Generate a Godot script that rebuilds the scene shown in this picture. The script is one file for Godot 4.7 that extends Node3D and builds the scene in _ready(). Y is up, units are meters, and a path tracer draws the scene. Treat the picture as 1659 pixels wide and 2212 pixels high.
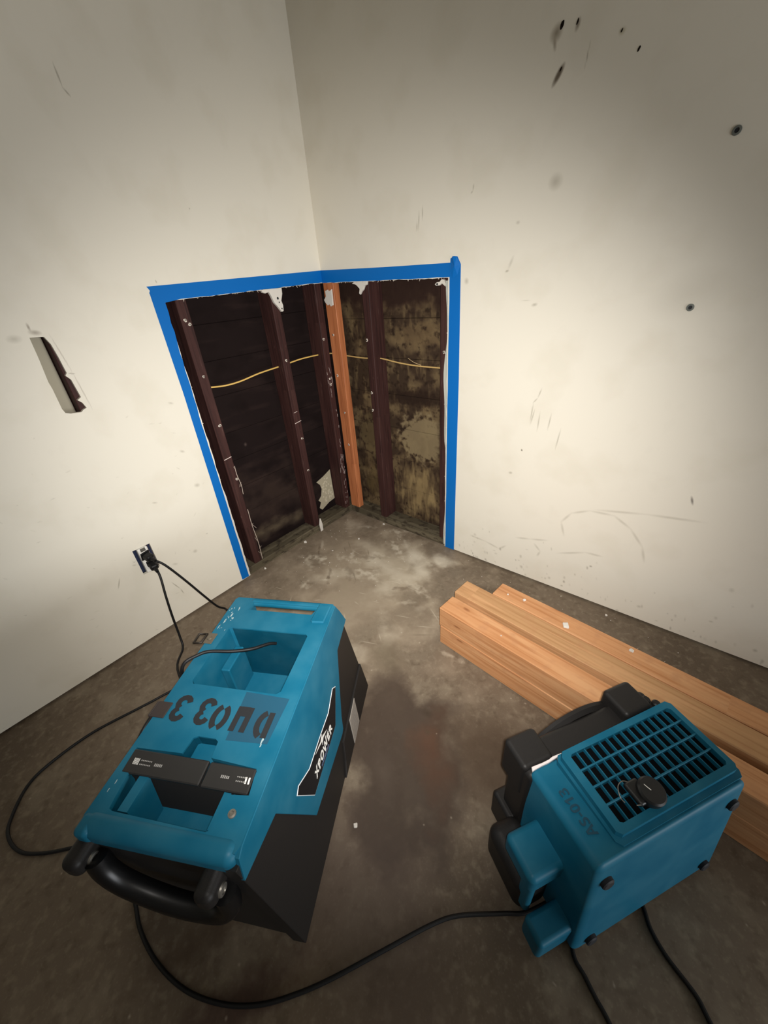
extends Node3D

# ---------------------------------------------------------------- mesh builder
class MB:
	var st := SurfaceTool.new()
	var uvf: Callable = func(p): return Vector2(p.x, p.y)
	var n := 0
	func _init():
		st.begin(Mesh.PRIMITIVE_TRIANGLES)
	func vert(p: Vector3, nn: Vector3):
		st.set_normal(nn)
		st.set_uv(uvf.call(p))
		st.add_vertex(p)
	func tri(a: Vector3, b: Vector3, c: Vector3):   # counter-clockwise seen from outside
		var nn := (b - a).cross(c - a)
		if nn.length() < 1e-12:
			return
		nn = nn.normalized()
		vert(a, nn); vert(c, nn); vert(b, nn)
		n += 1
	func tris(a: Vector3, b: Vector3, c: Vector3, na: Vector3, nb: Vector3, nc: Vector3):
		vert(a, na); vert(c, nc); vert(b, nb)
		n += 1
	func quad(a: Vector3, b: Vector3, c: Vector3, d: Vector3):
		tri(a, b, c); tri(a, c, d)
	func quads(a, b, c, d, na, nb, nc, nd):
		tris(a, b, c, na, nb, nc); tris(a, c, d, na, nc, nd)
	# box with 45 degree chamfers; t places it
	func cbox(size: Vector3, ch: float, t: Transform3D):
		var h := size * 0.5
		var c: float = min(ch, min(h.x, min(h.y, h.z)) * 0.6)
		for ax in 3:
			for s in [-1.0, 1.0]:
				var u := (ax + 1) % 3
				var v := (ax + 2) % 3
				var q := []
				for k in [[-1, -1], [1, -1], [1, 1], [-1, 1]]:
					var p := Vector3.ZERO
					p[ax] = h[ax] * s
					p[u] = (h[u] - c) * k[0]
					p[v] = (h[v] - c) * k[1]
					q.append(t * p)
				if s > 0: quad(q[0], q[1], q[2], q[3])
				else: quad(q[3], q[2], q[1], q[0])
		for ax in 3:
			var u := (ax + 1) % 3
			var v := (ax + 2) % 3
			for su in [-1.0, 1.0]:
				for sv in [-1.0, 1.0]:
					var a := Vector3.ZERO
					a[u] = h[u] * su; a[v] = (h[v] - c) * sv
					var b := Vector3.ZERO
					b[u] = (h[u] - c) * su; b[v] = h[v] * sv
					var e := Vector3.ZERO
					e[ax] = h[ax] - c
					if su * sv > 0: quad(t * (a - e), t * (b - e), t * (b + e), t * (a + e))
					else: quad(t * (a + e), t * (b + e), t * (b - e), t * (a - e))
		for sx in [-1.0, 1.0]:
			for sy in [-1.0, 1.0]:
				for sz in [-1.0, 1.0]:
					var a := Vector3(h.x * sx, (h.y - c) * sy, (h.z - c) * sz)
					var b := Vector3((h.x - c) * sx, h.y * sy, (h.z - c) * sz)
					var d := Vector3((h.x - c) * sx, (h.y - c) * sy, h.z * sz)
					if sx * sy * sz > 0: tri(t * a, t * b, t * d)
					else: tri(t * a, t * d, t * b)
	# box with rounded edges, then bent by map (position -> position)
	func rbox(size: Vector3, r: float, seg: int, map: Callable):
		var h := size * 0.5
		var grid := []
		for ax in 3:
			var g := []
			for i in seg + 1:
				g.append(-h[ax] + r - r * tan(PI / 4 * (1.0 - float(i) / seg)))
			for i in seg + 1:
				g.append(h[ax] - r + r * tan(PI / 4 * float(i) / seg))
			grid.append(g)
		for ax in 3:
			var u := (ax + 1) % 3
			var v := (ax + 2) % 3
			for s in [-1.0, 1.0]:
				var gu: Array = grid[u]
				var gv: Array = grid[v]
				var P := []
				var N := []
				for i in gu.size():
					for j in gv.size():
						var q := Vector3.ZERO
						q[ax] = h[ax] * s; q[u] = gu[i]; q[v] = gv[j]
						var c := q.clamp(-(h - Vector3.ONE * r), h - Vector3.ONE * r)
						var d := (q - c).normalized()
						var p := c + d * r
						var t1 := d.cross(Vector3(0.31, 0.87, 0.38)).normalized()
						var t2 := d.cross(t1)
						var m: Vector3 = map.call(p)
						var a: Vector3 = map.call(p + t1 * 1e-3) - m
						var b: Vector3 = map.call(p + t2 * 1e-3) - m
						P.append(m)
						N.append(a.cross(b).normalized())
				var w := gv.size()
				for i in gu.size() - 1:
					for j in w - 1:
						var k := [i * w + j, (i + 1) * w + j, (i + 1) * w + j + 1, i * w + j + 1]
						if s < 0: k.reverse()
						quads(P[k[0]], P[k[1]], P[k[2]], P[k[3]], N[k[0]], N[k[1]], N[k[2]], N[k[3]])
	# polygon (any winding) in the frame o, ex, ey (ex x ey = en points out), depth goes inwards; bev chamfers the front rim
	func prism(pts: PackedVector2Array, o: Vector3, ex: Vector3, ey: Vector3, depth: float, bev := 0.0):
		var p := pts.duplicate()
		if Geometry2D.is_polygon_clockwise(p):   # Godot's 2D sense has y down, so this is counter-clockwise with y up
			pass
		var area := 0.0
		for i in p.size():
			var a := p[i]
			var b := p[(i + 1) % p.size()]
			area += a.x * b.y - b.x * a.y
		if area < 0: p.reverse()
		var en := ex.cross(ey)
		var f := p
		if bev > 0.0:
			f = PackedVector2Array()
			for i in p.size():
				var a := p[(i + p.size() - 1) % p.size()]
				var b := p[i]
				var c := p[(i + 1) % p.size()]
				var n1 := (b - a).normalized().orthogonal() * -1.0
				var n2 := (c - b).normalized().orthogonal() * -1.0
				var m := (n1 + n2).normalized()
				f.append(b + m * bev / max(0.4, m.dot(n1)))
			if Geometry2D.triangulate_polygon(f).is_empty(): f = p; bev = 0.0
		var ix := Geometry2D.triangulate_polygon(f)
		var top := func(q: Vector2) -> Vector3: return o + ex * q.x + ey * q.y
		for k in range(0, ix.size(), 3):
			var a: Vector2 = f[ix[k]]
			var b: Vector2 = f[ix[k + 1]]
			var c: Vector2 = f[ix[k + 2]]
			if (b - a).cross(c - a) < 0:
				var s := b; b = c; c = s
			tri(top.call(a), top.call(b), top.call(c))
			tri(top.call(a) - en * depth, top.call(c) - en * depth, top.call(b) - en * depth)
		for i in p.size():
			var j := (i + 1) % p.size()
			var a: Vector3 = top.call(p[i]) - en * bev
			var b: Vector3 = top.call(p[j]) - en * bev
			quad(a, top.call(p[i]) - en * depth, top.call(p[j]) - en * depth, b)
			if bev > 0.0:
				quad(top.call(f[i]), a, b, top.call(f[j]))
	func tube(path: PackedVector3Array, r: float, sides := 8, closed := false, flat := 1.0):
		var rings := []
		var up := Vector3(0.02, 1, 0.03).normalized()
		var m := path.size()
		for i in m:
			var a := path[max(i - 1, 0)]
			var b := path[min(i + 1, m - 1)]
			if closed:
				a = path[(i + m - 1) % m]; b = path[(i + 1) % m]
			var d := (b - a).normalized()
			var s := d.cross(up)
			if s.length() < 0.05: s = d.cross(Vector3(1, 0, 0.1))
			s = s.normalized()
			var w := s.cross(d).normalized()
			up = w
			var ring := []
			for k in sides:
				var t := TAU * k / sides
				ring.append([path[i] + (s * cos(t) + w * sin(t) * flat) * r, (s * cos(t) + w * sin(t)).normalized()])
			rings.append(ring)
		for i in (m if closed else m - 1):
			for k in sides:
				var A: Array = rings[i]
				var B: Array = rings[(i + 1) % m]
				var l := (k + 1) % sides
				quads(A[k][0], B[k][0], B[l][0], A[l][0], A[k][1], B[k][1], B[l][1], A[l][1])
		if not closed:
			for k in sides:
				var l := (k + 1) % sides
				tri(path[0], rings[0][k][0], rings[0][l][0])
				tri(path[m - 1], rings[m - 1][l][0], rings[m - 1][k][0])
	func lathe(prof: Array, t: Transform3D, sides := 20):   # prof: Vector2(radius, height) from bottom to top, around t's y
		for i in prof.size() - 1:
			var a: Vector2 = prof[i]
			var b: Vector2 = prof[i + 1]
			var nn := Vector2(b.y - a.y, a.x - b.x).normalized()
			for k in sides:
				var t0 := TAU * k / sides
				var t1 := TAU * (k + 1) / sides
				var e0 := Vector3(cos(t0), 0, -sin(t0))
				var e1 := Vector3(cos(t1), 0, -sin(t1))
				var n0 := t.basis * (e0 * nn.x + Vector3.UP * nn.y)
				var n1 := t.basis * (e1 * nn.x + Vector3.UP * nn.y)
				quads(t * (e0 * a.x + Vector3.UP * a.y), t * (e1 * a.x + Vector3.UP * a.y), t * (e1 * b.x + Vector3.UP * b.y), t * (e0 * b.x + Vector3.UP * b.y), n0, n1, n1, n0)
	func mesh() -> ArrayMesh:
		return st.commit()

# ---------------------------------------------------------------- scene helpers
var rng := RandomNumberGenerator.new()
var names := {}

func numbered(s: String) -> String:
	if not names.has(s):
		names[s] = 0
		return s
	names[s] += 1
	return "%s_%03d" % [s, names[s]]

func tag(o: Node3D, label: String, category: String, group := ""):
	o.set_meta("label", label)
	o.set_meta("category", category)
	if group: o.set_meta("group", group)
	return o

func thing(called: String, label: String, category: String, t := Transform3D(), group := "") -> Node3D:
	var o := Node3D.new()
	o.name = numbered(called)
	o.transform = t
	add_child(o)
	tag(o, label, category, group)
	return o

func part(called: String, b: MB, m: Material, parent: Node3D = null, label := "") -> MeshInstance3D:
	return part_mesh(called, b.mesh(), m, parent, label)

func part_mesh(called: String, mesh: Mesh, m: Material, parent: Node3D = null, label := "") -> MeshInstance3D:
	var o := MeshInstance3D.new()
	o.mesh = mesh
	o.material_override = m
	o.name = numbered(called) if parent == null else called
	(self if parent == null else parent).add_child(o, true)
	if label: o.set_meta("label", label)
	return o

func struct(called: String, b: MB, m: Material, label: String) -> MeshInstance3D:
	var o := part(called, b, m)
	o.set_meta("kind", "structure")
	o.set_meta("label", label)
	return o

func group_node(called: String, label: String) -> Node3D:
	var o := Node3D.new()
	o.name = numbered(called)
	add_child(o)
	o.set_meta("kind", "structure")
	o.set_meta("label", label)
	return o

func mat(c: Color, rough := 0.7, metal := 0.0, spec := 0.5) -> StandardMaterial3D:
	var m := StandardMaterial3D.new()
	m.albedo_color = c
	m.roughness = rough
	m.metallic = metal
	m.metallic_specular = spec
	return m

func rgb(r: float, g: float, b: float) -> Color:
	return Color(r / 255.0, g / 255.0, b / 255.0)

func at(p: Vector3, b := Basis()) -> Transform3D:
	return Transform3D(b, p)

func spline(pts: Array, per := 6) -> PackedVector3Array:
	var out := PackedVector3Array()
	for i in pts.size() - 1:
		var p0: Vector3 = pts[max(i - 1, 0)]
		var p1: Vector3 = pts[i]
		var p2: Vector3 = pts[i + 1]
		var p3: Vector3 = pts[min(i + 2, pts.size() - 1)]
		for k in per:
			out.append(p1.cubic_interpolate(p2, p0, p3, float(k) / per))
	out.append(pts[-1])
	return out

func ragged(a: Vector2, b: Vector2, n: int, amp: float) -> PackedVector2Array:   # points after a up to and with b
	var out := PackedVector2Array()
	var side := (b - a).normalized().orthogonal()
	for i in range(1, n + 1):
		var p := a.lerp(b, (i + (rng.randf_range(-0.35, 0.35) if i < n else 0.0)) / n)
		out.append(p + side * (rng.randf_range(-amp, amp) if i < n else 0.0))
	return out

func poly(a: Array) -> PackedVector2Array:
	var out := PackedVector2Array()
	for i in range(0, a.size(), 2):
		out.append(Vector2(a[i], a[i + 1]))
	return out

# a flat plate with openings: each cell is cut out of the outline and the holes are taken from it
func plate(b: MB, outline: PackedVector2Array, holes: Array, cells: Array, o: Vector3, ex: Vector3, ey: Vector3, depth: float):
	for c in cells:
		var bits := Geometry2D.intersect_polygons(outline, poly([c[0], c[1], c[2], c[1], c[2], c[3], c[0], c[3]]))
		for h in holes:
			var nxt := []
			for q in bits:
				for r in Geometry2D.clip_polygons(q, h):
					nxt.append(r)
			bits.assign(nxt)
		for q in bits:
			b.prism(q, o, ex, ey, depth)

# ---------------------------------------------------------------- painted surfaces
class Paint:
	var w: int
	var h: int
	var d: PackedFloat32Array
	var x0: float; var y0: float; var sx: float; var sy: float   # metres of the left top corner, pixels per metre
	func _init(ww: int, hh: int, ax: float, ay: float, bx: float, by: float):
		w = ww; h = hh
		x0 = ax; y0 = ay
		sx = w / (bx - ax); sy = h / (by - ay)
		d.resize(w * h * 3)
	static func noise(ww: int, hh: int, freq: float, oct: int, sd: int, kind := FastNoiseLite.TYPE_SIMPLEX_SMOOTH) -> PackedByteArray:
		var f := FastNoiseLite.new()
		f.noise_type = kind
		f.seed = sd
		f.frequency = freq
		f.fractal_octaves = oct
		return f.get_image(ww, hh).get_data()
	static func stretched(ww: int, hh: int, gw: int, gh: int, freq: float, oct: int, sd: int) -> PackedByteArray:
		var f := FastNoiseLite.new()
		f.seed = sd
		f.noise_type = FastNoiseLite.TYPE_SIMPLEX_SMOOTH
		f.frequency = freq
		f.fractal_octaves = oct
		var im := f.get_image(gw, gh)
		im.resize(ww, hh, Image.INTERPOLATE_CUBIC)
		return im.get_data()
	func fill(c: Color):
		for i in w * h:
			d[i * 3] = c.r; d[i * 3 + 1] = c.g; d[i * 3 + 2] = c.b
	# blend towards c where the noise lies between lo and hi
	func veil(nz: PackedByteArray, lo: float, hi: float, c: Color, amount: float):
		var k := 1.0 / (255.0 * (hi - lo))
		var off := lo / (hi - lo)
		for i in w * h:
			var t := nz[i] * k - off
			if t <= 0.0: continue
			if t > 1.0: t = 1.0
			t *= amount
			var j := i * 3
			d[j] += (c.r - d[j]) * t
			d[j + 1] += (c.g - d[j + 1]) * t
			d[j + 2] += (c.b - d[j + 2]) * t
	# soft ellipse in metres, turned by ang, ragged by a noise
	func spot(cx: float, cy: float, rx: float, ry: float, ang: float, c: Color, amount: float, soft := 0.6, nz := PackedByteArray(), rag := 0.0):
		var R: float = max(rx, ry) * (1.0 + rag)
		var i0 := clampi(int((cx - R - x0) * sx), 0, w - 1)
		var i1 := clampi(int((cx + R - x0) * sx) + 1, 0, w - 1)
		var ya := (cy - R - y0) * sy
		var yb := (cy + R - y0) * sy
		var j0 := clampi(int(min(ya, yb)), 0, h - 1)
		var j1 := clampi(int(max(ya, yb)) + 1, 0, h - 1)
		var ca := cos(ang)
		var sa := sin(ang)
		for j in range(j0, j1 + 1):
			for i in range(i0, i1 + 1):
				var px := x0 + i / sx - cx
				var py := y0 + j / sy - cy
				var u := (px * ca + py * sa) / rx
				var v := (-px * sa + py * ca) / ry
				var q := sqrt(u * u + v * v)
				if rag > 0.0: q += (nz[j * w + i] / 255.0 - 0.5) * 2.0 * rag
				if q >= 1.0: continue
				var t: float = min(1.0, (1.0 - q) / soft) * amount
				var k := (j * w + i) * 3
				d[k] += (c.r - d[k]) * t
				d[k + 1] += (c.g - d[k + 1]) * t
				d[k + 2] += (c.b - d[k + 2]) * t
	func line(pts: Array, width: float, c: Color, amount: float):
		for i in pts.size() - 1:
			var a: Vector2 = pts[i]
			var b: Vector2 = pts[i + 1]
			var m := (a + b) * 0.5
			spot(m.x, m.y, a.distance_to(b) * 0.6, width, (b - a).angle(), c, amount, 0.8)
	func texture() -> ImageTexture:
		var out := PackedByteArray()
		out.resize(w * h * 3)
		for i in w * h * 3:
			out[i] = clampi(int(d[i] * 255.0), 0, 255)
		return ImageTexture.create_from_image(Image.create_from_data(w, h, false, Image.FORMAT_RGB8, out))

func tex_mat(t: Texture2D, rough := 0.7, spec := 0.5, clamp_it := true) -> StandardMaterial3D:
	var m := mat(Color.WHITE, rough, 0.0, spec)
	m.albedo_texture = t
	m.texture_repeat = not clamp_it
	return m

func relief(freq: float, strength: float, m: StandardMaterial3D, sc: float, sd := 3):   # fine bumps in object or world space
	var f := FastNoiseLite.new()
	f.seed = sd
	f.frequency = freq
	f.fractal_octaves = 4
	var t := NoiseTexture2D.new()
	t.width = 256; t.height = 256
	t.seamless = true
	t.noise = f
	m.heightmap_enabled = true
	m.heightmap_texture = t
	m.heightmap_scale = strength
	m.uv1_triplanar = true
	m.uv1_scale = Vector3.ONE * sc

var wall_l: StandardMaterial3D
var wall_r: StandardMaterial3D
var floor_m: StandardMaterial3D
var mould_m: StandardMaterial3D
var board_m: StandardMaterial3D
var fir_m: Array = []
var stud_m: StandardMaterial3D
var cedar_m: StandardMaterial3D
var plate_m: StandardMaterial3D
var tape_m: StandardMaterial3D
var paper_m: StandardMaterial3D
var gyp_m: StandardMaterial3D
var blue_m: StandardMaterial3D
var black_m: StandardMaterial3D
var ink_m: StandardMaterial3D
var cord_m: StandardMaterial3D
var steel_m: StandardMaterial3D
var white_m: StandardMaterial3D
const L0 := Vector3.ZERO

func _ready():
	# --- camera
	var cam := Camera3D.new()
	cam.name = "camera"
	cam.projection = Camera3D.PROJECTION_PERSPECTIVE
	cam.keep_aspect = Camera3D.KEEP_HEIGHT
	cam.fov = 106.13
	cam.near = 0.02
	cam.far = 30.0
	cam.transform = Transform3D(Basis(Vector3(0.77299692, -0.07064969, -0.63046362), Vector3(-0.27659983, 0.8568191, -0.43514775), Vector3(0.57093633, 0.510754, 0.64277684)), Vector3(1.5081, 1.2, 1.4042))
	add_child(cam)
	cam.current = true
	# --- environment and exposure
	var we := WorldEnvironment.new()
	we.name = "environment"
	var env := Environment.new()
	env.background_mode = Environment.BG_COLOR
	env.background_color = Color.BLACK
	env.tonemap_mode = Environment.TONE_MAPPER_LINEAR
	env.tonemap_exposure = 1.0
	env.sdfgi_enabled = true
	env.ssao_enabled = true
	env.ssil_enabled = true
	we.environment = env
	add_child(we)
	# --- lights: the torch of the phone that takes the picture, and the room's soft light from the far side
	var torch := SpotLight3D.new()
	torch.name = "phone_torch"
	torch.position = Vector3(1.525, 1.222, 1.40)
	torch.light_color = Color(1.0, 0.985, 0.965)
	torch.light_energy = 3.15
	torch.light_size = 0.012
	torch.spot_range = 12.0
	torch.spot_angle = 52.5
	torch.spot_angle_attenuation = 1.0
	torch.spot_attenuation = 2.0
	torch.shadow_enabled = true
	add_child(torch)
	torch.look_at_from_position(torch.position, torch.position + Vector3(-0.605, -0.485, -0.63), Vector3.UP)
	var lamp := AreaLight3D.new()
	lamp.name = "room_light"
	lamp.area_size = Vector2(1.7, 0.8)
	lamp.area_range = 12.0
	lamp.light_color = Color(0.97, 0.985, 1.0)
	lamp.light_energy = 4.0
	lamp.shadow_enabled = true
	lamp.position = Vector3(4.2, 0.5, 1.1)
	add_child(lamp)
	lamp.look_at_from_position(lamp.position, Vector3(0.0, 0.9, 0.9), Vector3.UP)
	# --- the rest
	rng.seed = 7
	materials()
	room()
	cavity()
	tapes()
	wall_bits()
	timbers()
	dehumidifier()
	scrubber()
	cords()
	debris()

func materials():
	var N := 1024
	# concrete floor: x and z from -0.2 to 2.3
	var F := 1536
	var p := Paint.new(F, F, -0.2, -0.2, 2.3, 2.3)
	p.fill(rgb(114, 100, 84))
	var big := Paint.noise(F, F, 0.0027, 5, 11)
	var mid := Paint.noise(F, F, 0.008, 6, 12)
	var fine := Paint.noise(F, F, 0.035, 5, 13)
	var grit := Paint.noise(F, F, 0.25, 2, 14)
	p.veil(big, 0.5, 0.85, rgb(90, 77, 63), 0.7)
	p.veil(mid, 0.55, 0.85, rgb(136, 124, 106), 0.6)
	p.veil(fine, 0.6, 0.9, rgb(86, 73, 58), 0.5)
	p.veil(Paint.noise(F, F, 0.05, 5, 15), 0.55, 0.85, rgb(148, 136, 116), 0.45)
	p.veil(grit, 0.68, 0.95, rgb(160, 150, 130), 0.4)
	var dust := rgb(214, 204, 184)
	p.spot(0.46, 0.40, 0.72, 0.56, 0.5, rgb(168, 153, 132), 0.85, 0.75, mid, 0.45)
	p.spot(0.55, 0.26, 0.34, 0.22, 0.5, rgb(192, 179, 157), 0.75, 0.8, mid, 0.5)
	for s in [[0.62, 0.20, 0.16, 0.06, 0.5, 0.75], [0.50, 0.30, 0.16, 0.05, 0.1, 0.6], [0.42, 0.44, 0.15, 0.04, -0.4, 0.6], [0.70, 0.10, 0.10, 0.05, 0.3, 0.7], [0.60, 0.42, 0.10, 0.05, 0.2, 0.5], [0.30, 0.20, 0.12, 0.06, 0.7, 0.3], [0.74, 0.60, 0.10, 0.06, 0.9, 0.5], [0.72, 0.75, 0.06, 0.05, 0.2, 0.4], [0.80, 0.44, 0.04, 0.03, 0.2, 0.35], [0.15, 0.10, 0.12, 0.08, 0.6, 0.35], [0.30, 0.55, 0.12, 0.05, -0.6, 0.35], [1.08, 1.02, 0.07, 0.04, 0.5, 0.4], [1.13, 0.86, 0.04, 0.03, 0.2, 0.35]]:
		p.spot(s[0], s[1], s[2], s[3], s[4], dust, s[5], 0.9, mid, 0.75)
	for i in 40:   # ragged smears of plaster dust
		p.spot(0.45 + rng.randfn(0.0, 0.2), 0.32 + rng.randfn(0.0, 0.17), rng.randf_range(0.03, 0.09), rng.randf_range(0.008, 0.03), rng.randf_range(-0.7, 0.9), dust if i % 4 else rgb(104, 90, 74), rng.randf_range(0.3, 0.7), 0.9, fine, 1.0)
	for i in 46:   # scuffs swept through the dust
		var a := rng.randf_range(-0.8, 0.9)
		p.spot(rng.randf_range(0.1, 0.95), rng.randf_range(0.05, 0.85), rng.randf_range(0.015, 0.06), 0.003, a, dust if i % 3 else rgb(96, 84, 68), 0.5, 0.9)
	# water and rust stains between the machines
	p.spot(1.10, 0.95, 0.30, 0.20, 0.9, rgb(66, 54, 45), 0.8, 0.35, mid, 0.35)
	p.spot(1.17, 0.90, 0.17, 0.07, 1.0, rgb(92, 60, 42), 0.6, 0.8, mid, 0.6)
	p.spot(1.32, 0.80, 0.20, 0.14, 0.4, rgb(72, 56, 42), 0.7, 0.7, big, 0.5)
	p.spot(1.28, 1.25, 0.28, 0.22, 0.4, rgb(82, 68, 60), 0.5, 0.6, big, 0.5)
	p.spot(0.98, 1.50, 0.04, 0.18, 0.3, rgb(70, 54, 40), 0.5, 0.8, fine, 0.4)
	p.spot(1.12, 1.52, 0.05, 0.16, 0.5, rgb(64, 44, 38), 0.6, 0.8, fine, 0.4)
	p.spot(0.84, 0.70, 0.10, 0.07, 0.3, rgb(92, 82, 64), 0.4, 0.9, mid, 0.5)
	p.spot(1.086, 0.800, 0.022, 0.018, 0.0, rgb(66, 54, 42), 0.8, 0.9)
	p.spot(1.11, 0.77, 0.011, 0.010, 0.0, rgb(80, 66, 52), 0.6, 0.9)
	p.spot(1.12, 0.85, 0.014, 0.012, 0.0, rgb(78, 64, 50), 0.6, 0.9)
	for i in 70:   # white flecks of plaster trodden into the concrete
		p.spot(rng.randf_range(0.1, 1.9), rng.randf_range(0.0, 1.7), rng.randf_range(0.0025, 0.006), rng.randf_range(0.002, 0.004), rng.randf() * 3.0, rgb(204, 194, 176), 0.5, 0.8)
	floor_m = tex_mat(p.texture(), 0.62, 0.4)

	# painted drywall, left (z, y) and right (x, y): marks keep to where they are seen
	var cream := rgb(231, 225, 210)
	var smear := rgb(150, 143, 126)
	var dark := rgb(92, 84, 70)
	var soft := Paint.noise(N, N, 0.01, 4, 21)
	p = Paint.new(N, N, 0.0, 2.4, 2.0, 0.0)
	p.fill(cream)
	p.veil(soft, 0.55, 0.9, rgb(224, 217, 200), 0.6)
	for s in [[1.16, 1.14, 0.02, 0.012, 0.0, 0.35], [0.84, 0.70, 0.012, 0.006, 0.5, 0.4], [0.83, 0.55, 0.014, 0.010, 0.3, 0.4], [1.0, 0.55, 0.012, 0.004, 0.4, 0.4], [0.86, 0.33, 0.006, 0.003, 0.2, 0.5], [0.93, 0.28, 0.012, 0.010, 0.3, 0.35], [1.02, 0.27, 0.014, 0.006, 0.5, 0.3], [1.30, 1.16, 0.02, 0.014, 0.1, 0.45], [0.82, 0.88, 0.012, 0.005, 0.4, 0.35], [1.15, 0.35, 0.01, 0.005, 0.4, 0.35]]:
		p.spot(s[0], s[1], s[2], s[3], s[4], smear, s[5], 0.9)
	for l in [[Vector2(0.815, 1.735), Vector2(0.812, 1.69), Vector2(0.80, 1.675)], [Vector2(0.735, 1.262), Vector2(0.733, 1.252)], [Vector2(1.06, 0.20), Vector2(1.04, 0.15), Vector2(1.035, 0.12)], [Vector2(1.21, 0.33), Vector2(1.23, 0.29)], [Vector2(0.55, 1.46), Vector2(0.551, 1.455)]]:
		p.line(l, 0.0022, smear, 0.75)
	for i in 70:   # faint scuffs low on the wall
		p.spot(rng.randf_range(0.8, 1.8), rng.randf_range(0.02, 0.9), rng.randf_range(0.002, 0.012), 0.0018, rng.randf_range(-1.2, 1.2), smear, rng.randf_range(0.1, 0.35), 0.9)
	# torn and dirty rim round the slot
	p.spot(1.108, 1.150, 0.018, 0.009, 0.2, rgb(120, 108, 92), 0.55, 0.9, soft, 0.4)
	p.spot(1.117, 1.165, 0.004, 0.012, 0.0, rgb(110, 98, 84), 0.6, 0.9)
	p.line([Vector2(1.078, 1.14), Vector2(1.066, 1.04), Vector2(1.058, 0.92)], 0.0018, rgb(170, 160, 146), 0.7)
	p.line([Vector2(1.078, 1.035), Vector2(1.060, 1.03)], 0.002, rgb(140, 130, 116), 0.7)
	wall_l = tex_mat(p.texture(), 0.5, 0.45)

	p = Paint.new(N, N, 0.0, 2.4, 2.4, 0.0)
	p.fill(cream)
	p.veil(soft, 0.55, 0.9, rgb(224, 217, 200), 0.6)
	# screw holes pulled out of the wall, high up
	p.spot(0.963, 1.703, 0.016, 0.020, -0.4, rgb(130, 118, 100), 0.7, 0.9, soft, 0.3)
	p.spot(0.961, 1.684, 0.005, 0.016, 0.2, rgb(130, 118, 100), 0.6, 0.9)
	p.spot(1.013, 1.702, 0.006, 0.014, -0.3, rgb(110, 98, 82), 0.7, 0.9)
	p.spot(0.980, 1.627, 0.007, 0.024, -0.6, rgb(88, 76, 62), 0.85, 0.7, soft, 0.4)
	p.spot(1.117, 1.661, 0.009, 0.008, 0.3, rgb(176, 168, 138), 0.7, 0.9)
	p.line([Vector2(1.048, 1.665), Vector2(1.043, 1.62)], 0.0016, smear, 0.6)
	for s in [[1.005, 1.41, 0.022, 0.022, 0.0, 0.4], [0.882, 1.205, 0.008, 0.004, 0.3, 0.7], [0.893, 1.228, 0.006, 0.024, -0.4, 0.3], [0.985, 1.105, 0.012, 0.006, 0.2, 0.5], [0.735, 1.185, 0.010, 0.012, 0.2, 0.4], [0.905, 1.33, 0.008, 0.006, 0.0, 0.35], [0.955, 1.118, 0.018, 0.002, 0.0, 0.3], [0.965, 0.50, 0.010, 0.007, 0.2, 0.5], [1.39, 1.12, 0.10, 0.06, 0.3, 0.12]]:
		p.spot(s[0], s[1], s[2], s[3], s[4], smear, s[5], 0.9)
	p.spot(1.00, 0.605, 0.0035, 0.005, 0.3, dark, 0.8, 0.6)
	p.spot(1.555, 0.545, 0.004, 0.018, 0.35, rgb(104, 98, 92), 0.8, 0.8)
	for l in [[Vector2(0.749, 1.448), Vector2(0.747, 1.43), Vector2(0.74, 1.425)], [Vector2(1.045, 0.845), Vector2(1.035, 0.81), Vector2(1.02, 0.79)], [Vector2(1.022, 0.79), Vector2(1.018, 0.72)], [Vector2(1.03, 0.77), Vector2(1.02, 0.71)], [Vector2(1.05, 0.76), Vector2(1.048, 0.69)], [Vector2(1.09, 0.76), Vector2(1.085, 0.70)], [Vector2(1.13, 0.71), Vector2(1.122, 0.63)], [Vector2(0.54, 1.41), Vector2(0.535, 1.35)], [Vector2(0.555, 1.42), Vector2(0.553, 1.38)], [Vector2(0.53, 1.38), Vector2(0.528, 1.35)]]:
		p.line(l, 0.0026, smear, 0.55)
	for l in [[Vector2(1.21, 0.28), Vector2(1.19, 0.34), Vector2(1.22, 0.39), Vector2(1.28, 0.42), Vector2(1.36, 0.425), Vector2(1.42, 0.39), Vector2(1.47, 0.33), Vector2(1.49, 0.27)], [Vector2(1.02, 0.20), Vector2(1.08, 0.215), Vector2(1.15, 0.235)], [Vector2(0.80, 0.13), Vector2(0.88, 0.125), Vector2(0.95, 0.11), Vector2(0.98, 0.14)], [Vector2(1.1, 0.20), Vector2(1.13, 0.17), Vector2(1.12, 0.14)], [Vector2(1.2, 0.19), Vector2(1.3, 0.235), Vector2(1.36, 0.24)], [Vector2(1.3, 0.43), Vector2(1.45, 0.46), Vector2(1.6, 0.48)]]:
		p.line(l, 0.006, smear, 0.28)
	for i in 110:   # dirt splashed up from the floor
		var y := absf(rng.randfn(0.0, 0.09)) + 0.012
		p.spot(rng.randf_range(0.74, 2.1), y, rng.randf_range(0.002, 0.009), rng.randf_range(0.002, 0.012), 0.2, smear if i % 5 else dark, rng.randf_range(0.12, 0.45), 0.9)
	wall_r = tex_mat(p.texture(), 0.5, 0.45)

	# sheathing behind the right opening: dark with mouldy pale bloom; (x, y)
	p = Paint.new(384, 640, -0.11, 1.26, 0.68, 0.0)
	p.fill(rgb(62, 48, 36))
	var m1 := Paint.noise(384, 640, 0.012, 5, 31)
	var m2 := Paint.noise(384, 640, 0.045, 4, 32)
	var m3 := Paint.stretched(384, 640, 384, 160, 0.05, 3, 33)
	p.veil(m1, 0.4, 0.75, rgb(118, 100, 72), 0.8)
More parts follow.
